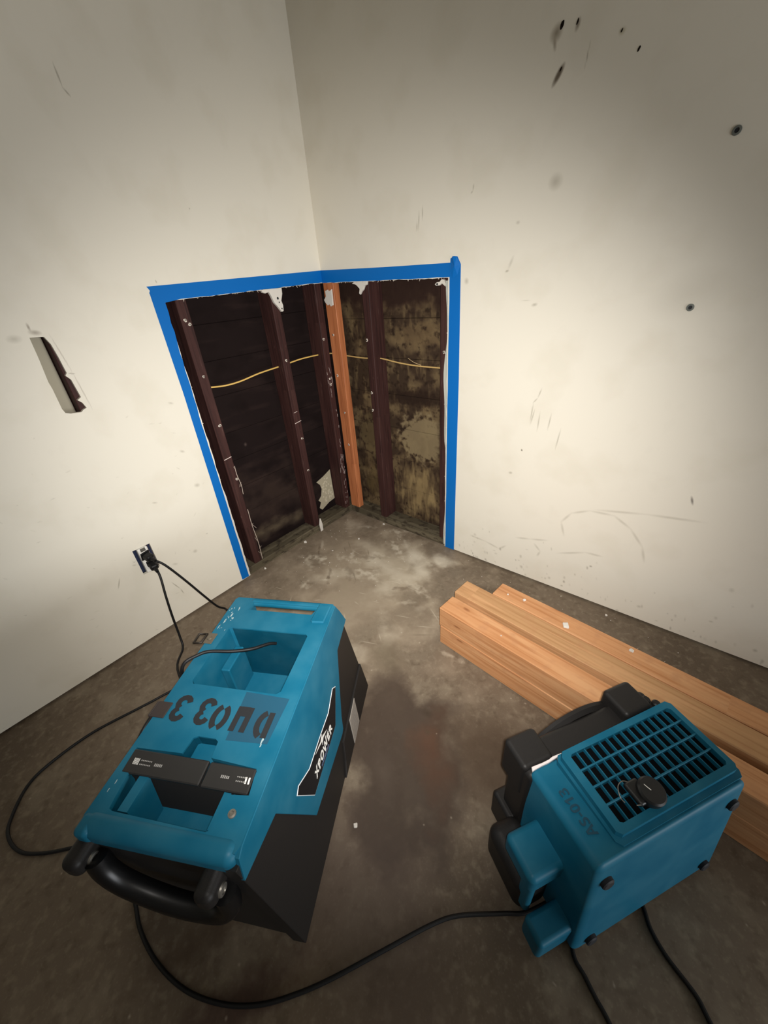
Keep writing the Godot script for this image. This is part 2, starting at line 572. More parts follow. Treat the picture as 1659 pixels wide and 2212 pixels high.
	p.veil(m3, 0.55, 0.85, rgb(136, 116, 82), 0.5)
	p.veil(m2, 0.58, 0.85, rgb(40, 28, 20), 0.75)
	p.spot(0.47, 0.52, 0.16, 0.13, 0.1, rgb(138, 122, 92), 0.85, 0.25, m2, 0.35)
	p.spot(0.45, 0.99, 0.19, 0.06, 0.05, rgb(116, 96, 68), 0.6, 0.5, m2, 0.5)
	p.spot(0.12, 0.48, 0.08, 0.14, 0.0, rgb(104, 90, 62), 0.7, 0.4, m2, 0.5)
	p.spot(0.44, 0.22, 0.17, 0.16, 0.2, rgb(160, 138, 96), 0.75, 0.8, m3, 0.7)
	p.spot(0.10, 0.20, 0.09, 0.12, 0.2, rgb(110, 94, 60), 0.6, 0.8, m3, 0.7)
	p.spot(0.30, 1.18, 0.50, 0.10, 0.0, rgb(48, 32, 26), 0.9, 0.4, m1, 0.3)
	p.spot(0.42, 0.72, 0.20, 0.05, 0.0, rgb(40, 27, 20), 0.8, 0.6, m2, 0.5)
	p.spot(0.60, 0.40, 0.06, 0.5, 0.0, rgb(44, 31, 22), 0.7, 0.8, m2, 0.4)
	mould_m = tex_mat(p.texture(), 0.8, 0.3)

	# sheathing behind the left opening: almost black, dustier low down; (z, y)
	p = Paint.new(384, 640, -0.11, 1.26, 0.80, 0.0)
	p.fill(rgb(30, 22, 21))
	var s1 := Paint.stretched(384, 640, 60, 640, 0.03, 4, 41)
	p.veil(s1, 0.5, 0.8, rgb(46, 35, 32), 0.6)
	p.veil(m1, 0.5, 0.85, rgb(24, 17, 16), 0.7)
	p.spot(0.45, 0.30, 0.36, 0.18, 0.15, rgb(70, 56, 48), 0.5, 0.9, m1, 0.6)
	p.spot(0.50, 0.12, 0.30, 0.05, 0.1, rgb(100, 88, 70), 0.75, 0.9, m1, 0.6)
	p.spot(0.52, 0.60, 0.010, 0.012, 0.0, rgb(110, 96, 88), 0.6, 0.9)
	board_m = tex_mat(p.texture(), 0.85, 0.2)

	# timber grain: along u, across v
	var gr := Paint.stretched(1024, 256, 40, 256, 0.06, 4, 51)
	var g2 := Paint.stretched(1024, 256, 120, 256, 0.02, 3, 52)
	var g3 := Paint.noise(1024, 256, 0.02, 3, 53)
	for k in 2:
		p = Paint.new(1024, 256, 0.0, 0.0, 1.0, 0.25)
		p.fill(rgb(206, 150, 104) if k == 0 else rgb(192, 148, 104))
		p.veil(gr, 0.45, 0.8, rgb(176, 116, 72) if k == 0 else rgb(168, 122, 80), 0.6)
		p.veil(g2, 0.5, 0.8, rgb(222, 172, 126), 0.55)
		p.veil(g3, 0.6, 0.9, rgb(186, 134, 96), 0.4)
		for q in ([[0.18, 0.155, 0.012], [0.27, 0.045, 0.016], [0.62, 0.10, 0.012]] if k == 0 else [[0.40, 0.05, 0.010], [0.74, 0.06, 0.016]]):
			p.spot(q[0], q[1], q[2] * 4.2, q[2] * 1.5, 0.0, rgb(178, 118, 74), 0.5, 0.9, gr, 0.4)
			p.spot(q[0], q[1], q[2], q[2] * 0.6, 0.1, rgb(128, 78, 48), 0.6, 0.8, g3, 0.5)
		fir_m.append(tex_mat(p.texture(), 0.65, 0.35, false))
	p = Paint.new(1024, 256, 0.0, 0.0, 1.0, 0.25)
	p.fill(rgb(64, 40, 37))
	p.veil(gr, 0.45, 0.8, rgb(44, 28, 26), 0.7)
	p.veil(g2, 0.55, 0.8, rgb(78, 52, 47), 0.5)
	for i in 60:   # whitish scrapes along the wood
		p.spot(rng.randf(), rng.randf_range(0.0, 0.25), rng.randf_range(0.006, 0.05), 0.0012, rng.randf_range(-0.1, 0.1), rgb(170, 150, 140), rng.randf_range(0.1, 0.5), 0.9)
	stud_m = tex_mat(p.texture(), 0.6, 0.3, false)
	p = Paint.new(1024, 256, 0.0, 0.0, 1.0, 0.25)
	p.fill(rgb(186, 114, 72))
	p.veil(gr, 0.45, 0.8, rgb(140, 78, 46), 0.6)
	p.veil(g2, 0.5, 0.85, rgb(210, 136, 90), 0.5)
	cedar_m = tex_mat(p.texture(), 0.55, 0.4, false)
	p = Paint.new(1024, 256, 0.0, 0.0, 1.0, 0.25)
	p.fill(rgb(86, 78, 62))
	p.veil(g2, 0.5, 0.8, rgb(122, 112, 92), 0.6)
	p.veil(g3, 0.5, 0.8, rgb(52, 44, 36), 0.7)
	for i in 70:
		p.spot(rng.randf(), rng.randf_range(0.0, 0.25), rng.randf_range(0.003, 0.012), 0.003, rng.randf(), rgb(168, 158, 138), rng.randf_range(0.1, 0.4), 0.9)
	plate_m = tex_mat(p.texture(), 0.8, 0.3, false)

	tape_m = mat(rgb(8, 104, 184), 0.42, 0.0, 0.3)
	paper_m = mat(rgb(226, 214, 200), 0.9, 0.0, 0.2)
	gyp_m = mat(rgb(216, 210, 200), 0.9, 0.0, 0.2)
	# worn blue shell: dust dulls it in patches
	var f := FastNoiseLite.new()
	f.seed = 61; f.frequency = 0.006; f.fractal_octaves = 5
	var nt := NoiseTexture2D.new()
	nt.width = 512; nt.height = 512; nt.seamless = true; nt.noise = f
	var ramp := Gradient.new()
	ramp.set_color(0, rgb(12, 92, 120)); ramp.set_color(1, rgb(44, 108, 132))
	nt.color_ramp = ramp
	blue_m = mat(Color.WHITE, 0.45, 0.0, 0.32)
	blue_m.albedo_texture = nt
	blue_m.uv1_triplanar = true
	blue_m.uv1_scale = Vector3.ONE * 2.3
	black_m = mat(rgb(34, 32, 31), 0.5, 0.0, 0.4)
	relief(0.25, 0.02, black_m, 9.0)
	ink_m = mat(rgb(30, 32, 36), 0.7)
	cord_m = mat(rgb(20, 20, 21), 0.5, 0.0, 0.4)
	steel_m = mat(rgb(150, 146, 138), 0.4, 0.8)
	white_m = mat(rgb(232, 230, 224), 0.6)

# ---------------------------------------------------------------- the room
const FAR := 4.3
const HIGH := 2.6
const TH := 0.0127

func room():
	var b := MB.new()
	b.uvf = func(p): return Vector2((p.x + 0.2) / 2.5, (p.z + 0.2) / 2.5)
	b.cbox(Vector3(FAR + 0.4, 0.1, FAR + 0.4), 0.001, at(Vector3(FAR * 0.5, -0.05, FAR * 0.5)))
	struct("floor", b, floor_m, "bare concrete floor with plaster dust, scuffs and brown water stains")
	b = MB.new()
	b.cbox(Vector3(FAR + 0.4, 0.1, FAR + 0.4), 0.001, at(Vector3(FAR * 0.5, HIGH + 0.05, FAR * 0.5)))
	struct("ceiling", b, mat(rgb(196, 190, 178), 0.8), "plain pale ceiling above the corner")
	# left wall, drywall with the cut-out corner, the slot and the socket hole; points are (-z, y)
	b = MB.new()
	b.uvf = func(p): return Vector2(p.z / 2.0, 1.0 - p.y / 2.4)
	var zs := 1.105
	var q := PackedVector2Array([Vector2(0, HIGH), Vector2(-zs, HIGH)])
	q.append_array(PackedVector2Array([Vector2(-zs, 1.137), Vector2(-1.094, 1.136), Vector2(-1.086, 1.115), Vector2(-1.083, 1.08), Vector2(-1.081, 1.035), Vector2(-1.087, 1.028), Vector2(-1.078, 1.015), Vector2(-1.075, 0.975), Vector2(-1.074, 0.962), Vector2(-1.086, 0.955), Vector2(-1.077, 0.945), Vector2(-1.072, 0.928), Vector2(-1.082, 0.925), Vector2(-1.09, 0.919), Vector2(-zs, 0.921)]))
	q.append_array(PackedVector2Array([Vector2(-zs, 0.405), Vector2(-1.074, 0.405), Vector2(-1.074, 0.293), Vector2(-zs, 0.293), Vector2(-zs, 0.009), Vector2(-0.735, 0.009)]))
	q.append_array(ragged(Vector2(-0.735, 0.009), Vector2(-0.7285, 1.197), 46, 0.0016))
	q.append_array(ragged(Vector2(-0.7285, 1.197), Vector2(0, 1.2195), 34, 0.0016))
	b.prism(q, Vector3.ZERO, Vector3(0, 0, -1), Vector3.UP, TH)
	q = PackedVector2Array([Vector2(-zs, 0.009), Vector2(-zs, 0.293), Vector2(-1.137, 0.293), Vector2(-1.137, 0.405), Vector2(-zs, 0.405), Vector2(-zs, 0.921), Vector2(-1.118, 0.922), Vector2(-1.130, 0.927), Vector2(-1.1335, 0.94), Vector2(-1.1325, 1.0), Vector2(-1.134, 1.02), Vector2(-1.1295, 1.08), Vector2(-1.127, 1.138), Vector2(-zs, 1.137), Vector2(-zs, HIGH), Vector2(-FAR, HIGH), Vector2(-FAR, 0.009)])
	b.prism(q, Vector3.ZERO, Vector3(0, 0, -1), Vector3.UP, TH)
	struct("wall_left", b, wall_l, "cream painted drywall left of the corner, cut away at the bottom")
	# right wall: points are (x, y)
	b = MB.new()
	b.uvf = func(p): return Vector2(p.x / 2.4, 1.0 - p.y / 2.4)
	q = PackedVector2Array([Vector2(0, HIGH), Vector2(FAR, HIGH), Vector2(FAR, 0.009), Vector2(0.660, 0.009)])
	q.append_array(ragged(Vector2(0.660, 0.009), Vector2(0.662, 1.1985), 46, 0.0016))
	q.append_array(ragged(Vector2(0.662, 1.1985), Vector2(0, 1.2175), 30, 0.0016))
	q.reverse()
	b.prism(q, Vector3.ZERO, Vector3.RIGHT, Vector3.UP, TH)
	struct("wall_right", b, wall_r, "cream painted drywall right of the corner, cut away at the bottom")
	# the two walls behind the camera close the room
	b = MB.new()
	b.cbox(Vector3(0.1, HIGH, FAR + 0.4), 0.001, at(Vector3(FAR + 0.05, HIGH * 0.5, FAR * 0.5)))
	struct("wall_side", b, mat(rgb(150, 144, 134), 0.8), "plain wall behind the photographer")
	b = MB.new()
	b.cbox(Vector3(FAR + 0.4, HIGH, 0.1), 0.001, at(Vector3(FAR * 0.5, HIGH * 0.5, FAR + 0.05)))
	struct("wall_back", b, mat(rgb(150, 144, 134), 0.8), "plain wall behind the photographer")

# one timber standing or lying: size along its own x, grain along the longest axis
func timber(called: String, label: String, group: String, c: Vector3, size: Vector3, m: Material, ch := 0.002, turn := 0.0, cat := "stud") -> Node3D:
	var o := thing(called, label, cat, at(Vector3(c.x, c.y - size.y * 0.5, c.z), Basis(Vector3.UP, turn)), group)
	var b := MB.new()
	var off := rng.randf()
	var offv := rng.randf()
	var up: bool = size.y > maxf(size.x, size.z)
	b.uvf = func(p): return (Vector2(p.y + off, (p.x + p.z * 1.3) * 4.0 + offv) if up else Vector2(p.x * 0.8 + off, (p.z + p.y * 1.3) * 4.0 + offv))
	b.cbox(size, ch, at(Vector3(0, size.y * 0.5, 0)))
	part("wood", b, m, o)
	return o

func cavity():
	# sheathing boards behind the studs, left (x = -0.102) and right (z = -0.102)
	var sh := group_node("wall_sheathing", "dark horizontal boards at the back of the opened wall")
	var ys := [0.0, 0.14, 0.275, 0.41, 0.545, 0.675, 0.835, 0.975, 1.11, 1.25]
	for i in ys.size() - 1:
		var b := MB.new()
		b.uvf = func(p): return Vector2((p.z + 0.11) / 0.91, 1.0 - p.y / 1.26)
		var g := 0.0006
		b.cbox(Vector3(0.018, ys[i + 1] - ys[i] - g, 1.45), 0.0015, at(Vector3(-0.111 - rng.randf() * 0.0006, (ys[i] + ys[i + 1]) * 0.5, 0.61)))
		part("board", b, board_m, sh)
	var yr := [0.0, 0.047, 0.216, 0.385, 0.554, 0.723, 0.892, 1.06, 1.25]
	for i in yr.size() - 1:
		var b := MB.new()
		b.uvf = func(p): return Vector2((p.x + 0.11) / 0.79, 1.0 - p.y / 1.26)
		b.cbox(Vector3(0.95, yr[i + 1] - yr[i] - 0.001, 0.018), 0.0015, at(Vector3(0.37, (yr[i] + yr[i + 1]) * 0.5, -0.111 - rng.randf() * 0.0012)))
		part("board", b, mould_m, sh)
	for t in [[Vector3(-0.111, 1.93, 2.1), Vector3(0.018, 1.35, 4.5)], [Vector3(-0.111, 0.63, 2.83), Vector3(0.018, 1.24, 2.98)]]:
		var b := MB.new()
		b.uvf = func(_p): return Vector2(0.9, 0.1)
		b.cbox(t[1], 0.001, at(t[0]))
		part("backing_board", b, board_m, sh)
	for t in [[Vector3(2.1, 1.93, -0.111), Vector3(4.5, 1.35, 0.018)], [Vector3(2.58, 0.63, -0.111), Vector3(3.46, 1.24, 0.018)]]:
		var b := MB.new()
		b.uvf = func(_p): return Vector2(0.9, 0.1)
		b.cbox(t[1], 0.001, at(t[0]))
		part("backing_board", b, board_m, sh)
	# bottom plates
	timber("bottom_plate", "grey dusty bottom plate under the left wall studs", "bottom plates", Vector3(-0.0575, 0.02, 0.58), Vector3(1.36, 0.04, 0.088), plate_m, 0.003, PI / 2, "plate")
	timber("bottom_plate", "grey dusty bottom plate under the right wall studs", "bottom plates", Vector3(0.42, 0.021, -0.0575), Vector3(0.85, 0.042, 0.088), plate_m, 0.003, 0.0, "plate")
	var top := 2.55
	var y := (top + 0.042) * 0.5
	var H := top - 0.042
	var SG := "dark wall studs"
	timber("wall_stud", "dark brown stud next to the left strip of blue tape", SG, Vector3(-0.0575, y, 0.667), Vector3(0.0885, H, 0.039), stud_m)
	timber("wall_stud", "dark brown stud with torn perforated drywall at its top", SG, Vector3(-0.0575, y, 0.268), Vector3(0.0885, H, 0.039), stud_m)
	timber("wall_stud", "dark scraped stud standing against the orange one in the corner", SG, Vector3(-0.0575, y, 0.0185), Vector3(0.0885, H, 0.039), stud_m)
	timber("wall_stud", "orange brown stud standing in the very corner", "", Vector3(0.0215, y, -0.033), Vector3(0.066, H, 0.038), cedar_m)
	timber("wall_stud", "dark brown stud standing in front of the mouldy boards", SG, Vector3(0.246, y, -0.0575), Vector3(0.041, H, 0.0885), stud_m)
	timber("wall_stud", "dark brown stud half hidden by torn paper beside the right tape", SG, Vector3(0.640, y, -0.0575), Vector3(0.040, H, 0.0885), stud_m)
	timber("wall_stud", "dark stud edge seen inside the small slot in the left wall", SG, Vector3(-0.0575, y, 1.072), Vector3(0.0885, H, 0.034), stud_m)
	# pale backing seen through the slot
	var b := MB.new()
	b.rbox(Vector3(0.03, 0.34, 0.09), 0.012, 3, func(p): return p + Vector3(-0.062 + 0.006 * sin(p.y * 31.0 + p.z * 60.0), 1.03, 1.136))
	var m := mat(rgb(176, 168, 148), 0.9)
	tag(part("insulation_batt", b, m), "pale grey padding seen inside the small slot in the left wall", "insulation")
	# yellow cable through the studs
	b = MB.new()
	b.tube(spline([Vector3(-0.055, 0.893, 0.668), Vector3(-0.055, 0.888, 0.63), Vector3(-0.05, 0.882, 0.57), Vector3(-0.045, 0.885, 0.50), Vector3(-0.05, 0.897, 0.40), Vector3(-0.058, 0.903, 0.29), Vector3(-0.06, 0.908, 0.22), Vector3(-0.06, 0.914, 0.14), Vector3(-0.06, 0.914, 0.03), Vector3(-0.066, 0.910, -0.03)]), 0.0052, 10, false, 0.62)
	var wire := thing("house_wiring", "pale yellow cable threaded through the studs of the opened wall", "cable")
	part("cable", b, mat(rgb(226, 186, 104), 0.5), wire)
	b = MB.new()
	b.tube(spline([Vector3(-0.066, 0.910, -0.03), Vector3(-0.04, 0.905, -0.066), Vector3(0.04, 0.899, -0.062), Vector3(0.17, 0.893, -0.06), Vector3(0.26, 0.897, -0.06), Vector3(0.37, 0.884, -0.056), Vector3(0.47, 0.876, -0.056), Vector3(0.58, 0.873, -0.06), Vector3(0.66, 0.873, -0.06)]), 0.0052, 10, false, 0.62)
	part("cable", b, mat(rgb(206, 172, 110), 0.5), wire, "duller stretch behind the right wall")

# ---------------------------------------------------------------- blue tape and torn edges
func tapes():
	var ez := Vector3(0, 0, -1)
	var o := Vector3(0.0006, 0, 0)
	var mk := func(label: String, q: PackedVector2Array, left: bool, lift: float):
		var b := MB.new()
		b.prism(q, (Vector3(lift, 0, 0) if left else Vector3(0, 0, lift)), ez if left else Vector3.RIGHT, Vector3.UP, lift)
		return tag(part("painters_tape", b, tape_m), label, "tape", "blue tape strips round the cut-out")
	var q := PackedVector2Array([Vector2(-0.779, 0.012), Vector2(-0.742, 0.010)])
	q.append_array(ragged(Vector2(-0.742, 0.010), Vector2(-0.7355, 0.75), 8, 0.0008))
	q.append_array(ragged(Vector2(-0.7355, 0.75), Vector2(-0.7275, 1.196), 14, 0.002))
	q.append_array(PackedVector2Array([Vector2(-0.730, 1.225), Vector2(-0.768, 1.222), Vector2(-0.766, 0.9)]))
	mk.call("blue tape strip running down the left edge of the cut-out", q, true, 0.0007)
	q = PackedVector2Array([Vector2(-0.771, 1.243), Vector2(-0.764, 1.231), Vector2(-0.769, 1.224), Vector2(-0.764, 1.218), Vector2(-0.766, 1.192)])
	q.append_array(ragged(Vector2(-0.766, 1.192), Vector2(-0.727, 1.194), 2, 0.001))
	q.append_array(ragged(Vector2(-0.727, 1.1985), Vector2(-0.0005, 1.2205), 26, 0.0012))
	q.append_array(PackedVector2Array([Vector2(-0.0005, 1.2665), Vector2(-0.456, 1.2525)]))
	mk.call("blue tape strip across the top of the cut-out on the left wall", q, true, 0.0012)
	q = PackedVector2Array([Vector2(0.0005, 1.2665), Vector2(0.0005, 1.2185)])
	q.append_array(ragged(Vector2(0.0005, 1.2185), Vector2(0.664, 1.2005), 24, 0.0012))
	q.append_array(PackedVector2Array([Vector2(0.690, 1.2005), Vector2(0.690, 1.243), Vector2(0.369, 1.2525)]))
	mk.call("blue tape strip across the top of the cut-out on the right wall", q, false, 0.0007)
	q = PackedVector2Array([Vector2(0.7155, 0.006), Vector2(0.716, 0.5), Vector2(0.7165, 0.85), Vector2(0.712, 1.236), Vector2(0.698, 1.260), Vector2(0.684, 1.262), Vector2(0.671, 1.256), Vector2(0.668, 1.20)])
	q.append_array(ragged(Vector2(0.668, 1.20), Vector2(0.665, 0.006), 18, 0.0012))
	var tp = mk.call("blue tape strip running down the right edge of the cut-out", q, false, 0.0013)
	# crumpled tab at its top
	var b := MB.new()
	var f := [Vector3(0.672, 1.252, 0.002), Vector3(0.684, 1.262, 0.009), Vector3(0.698, 1.259, 0.007), Vector3(0.712, 1.234, 0.003), Vector3(0.700, 1.205, 0.0022), Vector3(0.680, 1.196, 0.002), Vector3(0.676, 1.222, 0.006)]
	var c := Vector3(0.692, 1.232, 0.010)
	for i in f.size():
		b.tri(c, f[(i + 1) % f.size()], f[i])
		b.tri(c - Vector3(0, 0, 0.001), f[i] - Vector3(0, 0, 0.001), f[(i + 1) % f.size()] - Vector3(0, 0, 0.001))
	part("folded_tab", b, tape_m, tp)
	# tape foot on the floor at the right
	b = MB.new()
	b.prism(poly([0.655, 0.0, 0.716, 0.0, 0.712, 0.010, 0.69, 0.007, 0.668, 0.013, 0.650, 0.009]), Vector3(0, 0.0007, 0), Vector3.RIGHT, Vector3(0, 0, 1) * -1.0, 0.0006)
	# white torn fuzz along the cut edges, one mesh for each wall
	for wall in ["wall_left", "wall_right"]:
		b = MB.new()
		for i in 65:
			var t := rng.randf()
			var s := rng.randf_range(0.0012, 0.004)
			var l := rng.randf_range(0.001, 0.005) * (2.0 if rng.randf() < 0.1 else 1.0)
			var p: Vector3
			var u: Vector3
			var v: Vector3
			if wall == "wall_left":
				if i < 45: p = Vector3(-0.002, lerpf(1.197, 1.2195, t), lerpf(0.7285, 0.0, t)); u = Vector3(0, 0, 1); v = Vector3(0.2, -1, rng.randf_range(-0.5, 0.5))
				else: p = Vector3(-0.002, lerpf(0.01, 1.19, t), lerpf(0.735, 0.729, t)); u = Vector3(0, 1, 0); v = Vector3(0.2, rng.randf_range(-0.6, 0.6), -1)
			else:
				if i < 40: p = Vector3(lerpf(0.0, 0.662, t), lerpf(1.2175, 1.1985, t), -0.002); u = Vector3(1, 0, 0); v = Vector3(rng.randf_range(-0.5, 0.5), -1, 0.2)
				else: p = Vector3(0.661, lerpf(0.01, 1.19, t), -0.002); u = Vector3(0, 1, 0); v = Vector3(-1, rng.randf_range(-0.6, 0.6), 0.2)
			var a := p - u * s
			var e := p + u * s
			var tip := p + v * l
			var th := Vector3(-0.0006, 0, -0.0006)
			b.tri(a, e, tip); b.tri(a, tip, e)
			b.tri(a + th, e + th, tip); b.tri(e, e + th, tip); b.tri(a + th, a, tip)
		part("torn_paper_fuzz", b, paper_m, get_node(wall)).set_meta("kind", "stuff")
	# wavy paper flap at the right edge
	b = MB.new()
	var pr := Vector3.ZERO
	var qr := Vector3.ZERO
	for i in 41:
		var y := lerpf(0.02, 1.19, i / 40.0)
		var w := 0.007 + 0.005 * sin(y * 9.0 + 1.0) + 0.003 * sin(y * 23.0)
		if y > 1.02 and y < 1.12: w = 0.003
		if y < 0.55: w *= 0.45
		var p := Vector3(0.661, y, -0.004)
		var r := Vector3(0.661 - w, y, 0.001 + 0.004 * sin(y * 17.0))
		if i > 0:
			b.quad(qr, pr, p, r)
			b.quad(pr + Vector3(0, 0, -0.001), qr + Vector3(0, 0, -0.001), r + Vector3(0, 0, -0.001), p + Vector3(0, 0, -0.001))
			b.quad(qr + Vector3(0, 0, -0.001), qr, r, r + Vector3(0, 0, -0.001))
		pr = p; qr = r
	tag(part("paper_flap", b, mat(rgb(166, 166, 156), 0.9)), "long wavy strip of torn paper along the right tape strip", "paper")
	# exposed drywall core beside the left tape, low down
	b = MB.new()
	q = PackedVector2Array([Vector2(-0.744, 0.010)])
	q.append_array(ragged(Vector2(-0.744, 0.010), Vector2(-0.7335, 0.010), 1, 0.0))
	q.append_array(ragged(Vector2(-0.7325, 0.010), Vector2(-0.7315, 0.47), 22, 0.0015))
	q.append_array(PackedVector2Array([Vector2(-0.7345, 0.50), Vector2(-0.739, 0.49)]))
	b.prism(q, Vector3(0.0005, 0, 0), ez, Vector3.UP, 0.012)
	tag(part("torn_drywall_edge", b, gyp_m), "bare white drywall edge beside the lower left tape strip", "drywall")

func scrap(called: String, label: String, cat: String, group: String, q: Array, left: bool, off: float, th: float, m: Material, holes := []):
	var b := MB.new()
	var r := poly(q)
	b.prism(r, (Vector3(off, 0, 0) if left else Vector3(0, 0, off)), Vector3(0, 0, -1) if left else Vector3.RIGHT, Vector3.UP, th, 0.001)
	var o := thing(called, label, cat, Transform3D(), group)
	part("sheet", b, m, o)
	for h in holes:
		b = MB.new()
		var t := Transform3D(Basis(Vector3(0, 0, 1), -PI / 2) if left else Basis(Vector3(1, 0, 0), PI / 2), (Vector3(off + 0.0002, h[1], -h[0]) if left else Vector3(h[0], h[1], off + 0.0002)))
		b.lathe([Vector2(h[2], 0.0), Vector2(h[2], 0.0004), Vector2(0.0, 0.0005)], t, 10)
		part("hole", b, ink_m, o)
	return o

func wall_bits():
	var G := "torn drywall scraps left on the studs"
	scrap("drywall_scrap", "largest torn drywall scrap, perforated, hanging from the top of a dark stud", "drywall", G, [-0.336, 1.213, -0.232, 1.216, -0.234, 1.19, -0.245, 1.165, -0.240, 1.148, -0.243, 1.126, -0.252, 1.124, -0.268, 1.145, -0.282, 1.160, -0.292, 1.186, -0.300, 1.200, -0.318, 1.196, -0.330, 1.200], true, 0.0, 0.011, gyp_m, [[-0.262, 1.175, 0.005], [-0.258, 1.160, 0.003], [-0.250, 1.136, 0.003]])
	scrap("drywall_scrap", "crumpled white drywall scrap at the top of the corner studs", "drywall", G, [0.004, 1.186, 0.022, 1.190, 0.026, 1.184, 0.040, 1.187, 0.048, 1.191, 0.047, 1.160, 0.045, 1.127, 0.030, 1.122, 0.022, 1.131, 0.010, 1.127, -0.004, 1.139, -0.010, 1.150, 0.006, 1.165], false, -0.006, 0.006, gyp_m)
	scrap("drywall_scrap", "pointed white drywall scrap at the top of the stud before the mouldy boards", "drywall", G, [0.182, 1.205, 0.195, 1.212, 0.27, 1.211, 0.266, 1.198, 0.252, 1.193, 0.244, 1.180, 0.232, 1.172, 0.224, 1.163, 0.219, 1.168, 0.224, 1.184, 0.21, 1.196, 0.20, 1.202], false, -0.002, 0.009, gyp_m)
	scrap("drywall_scrap", "small ringed drywall scrap in the upper right corner of the cut-out", "drywall", G, [0.608, 1.176, 0.622, 1.176, 0.634, 1.182, 0.648, 1.172, 0.650, 1.18, 0.643, 1.194, 0.632, 1.196, 0.624, 1.188, 0.611, 1.187, 0.603, 1.181], false, -0.002, 0.009, gyp_m, [[0.614, 1.181, 0.004]])
	scrap("lath_patch", "pale torn sheet with pebbled pattern low beside the corner stud", "plaster", "", [-0.158, 0.246, -0.10, 0.262, -0.045, 0.283, -0.044, 0.18, -0.042, 0.092, -0.09, 0.085, -0.15, 0.062, -0.166, 0.080, -0.15, 0.11, -0.165, 0.13, -0.140, 0.15, -0.128, 0.19, -0.135, 0.22], true, -0.094, 0.004, mat(rgb(170, 160, 136), 0.9))
	var lp := get_node("lath_patch")
	for i in 34:   # keys of old plaster
		var b := MB.new()
		var z := rng.randf_range(0.052, 0.132)
		var y := rng.randf_range(0.10, 0.25)
		if z > 0.115 and y > 0.2: continue
		b.rbox(Vector3(0.007, rng.randf_range(0.008, 0.016), rng.randf_range(0.008, 0.016)), 0.0034, 2, func(p): return p + Vector3(-0.0935, y, z))
		part("plaster_key", b, mat(rgb(188, 178, 154), 0.9) if i == 0 else (lp.get_node("plaster_key") as MeshInstance3D).material_override, lp)
	# nails with rings of paper on the studs: [left?, along, y, big]
	var where := ["the leftmost dark stud", "the second dark stud", "the dark corner stud", "the orange corner stud", "the stud before the mouldy boards", "the stud beside the right tape"]
	var ordinal := ["topmost", "second from the top", "third from the top", "fourth from the top", "fifth from the top"]
	var count := [0, 0, 0, 0, 0, 0]
	for n in [[true, 0.672, 1.135, 0], [true, 0.660, 1.12, 0], [true, 0.667, 0.94, 0], [true, 0.660, 0.745, 0], [true, 0.655, 0.50, 0], [true, 0.268, 0.93, 1], [true, 0.262, 0.56, 1], [true, 0.262, 0.385, 1], [true, 0.028, 0.985, 2], [true, 0.022, 0.80, 2], [true, 0.018, 0.77, 2], [false, 0.016, 1.00, 3], [false, 0.010, 0.81, 3], [false, 0.028, 0.62, 3], [false, 0.030, 0.44, 3], [false, 0.232, 0.98, 4], [false, 0.235, 0.745, 4], [false, 0.230, 0.66, 4], [false, 0.64, 0.945, 5], [false, 0.648, 0.74, 5]]:
		var l: bool = n[0]
		var t := Transform3D(Basis(Vector3(0, 0, 1), -PI / 2) if l else Basis(Vector3(1, 0, 0), PI / 2), (Vector3(-0.013, n[2], n[1]) if l else Vector3(n[1], n[2], -0.0135)))
		var o := thing("drywall_nail", "nail head with paper ring on %s, %s" % [where[n[3]], ordinal[count[n[3]]]], "nail", t, "nails with paper rings on the studs")
		var b := MB.new()
		b.lathe([Vector2(0.001, -0.001), Vector2(0.001, 0.003), Vector2(0.0036, 0.0032), Vector2(0.0036, 0.0042), Vector2(0.0, 0.0046)], Transform3D(), 10)
		part("head", b, steel_m, o)
		b = MB.new()
		var pts := PackedVector2Array()
		for i in 9:
			var a := TAU * i / 9
			pts.append(Vector2(cos(a), sin(a) * 1.2) * rng.randf_range(0.0035, 0.007))
		b.prism(pts, Vector3(0, 0.0025, 0), Vector3(1, 0, 0), Vector3(0, 0, -1), 0.002, 0.0006)
		part("paper_ring", b, paper_m, o)
		count[n[3]] += 1
	# bright staples across stud fronts
	for s in [[0.667, 0.602, 0.036, 0.003, "white staple line across the leftmost dark stud"], [0.268, 0.645, 0.040, 0.003, "white staple line across the middle of the second dark stud"], [0.272, 0.695, 0.022, 0.002, "short white staple high on the second dark stud"]]:
		var b := MB.new()
		b.cbox(Vector3(0.0016, s[3], s[2]), 0.0004, at(Vector3(-0.0125, s[1], s[0]), Basis(Vector3.RIGHT, 0.12)))
		tag(part("staple", b, mat(rgb(214, 196, 188), 0.6)), s[4], "staple", "staples on the studs")
	# splinters torn from the first stud
	for s in [[0.650, 0.42, 0.56, 0.004, "long pale splinter peeling down the leftmost stud"], [0.648, 0.05, 0.34, 0.004, "pale splinter near the foot of the leftmost stud"]]:
		var b := MB.new()
		var a := Vector3(-0.011, s[1], s[0] - 0.004)
		var e := Vector3(-0.010, s[2], s[0] - 0.001)
		b.tube(spline([a, a.lerp(e, 0.35) + Vector3(0.004, 0, -0.002), a.lerp(e, 0.7) + Vector3(0.003, 0, 0.003), e], 5), 0.0016, 5)
		for i in 6:
			var p := a.lerp(e, rng.randf())
			b.tube(PackedVector3Array([p, p + Vector3(0.006, rng.randf_range(-0.03, 0.03), rng.randf_range(-0.014, 0.014))]), 0.0009, 4)
		tag(part("splinter", b, mat(rgb(190, 172, 158), 0.8)), s[4], "splinter", "splinters on the leftmost stud")
	# white flakes on the scraped corner stud
	var b := MB.new()
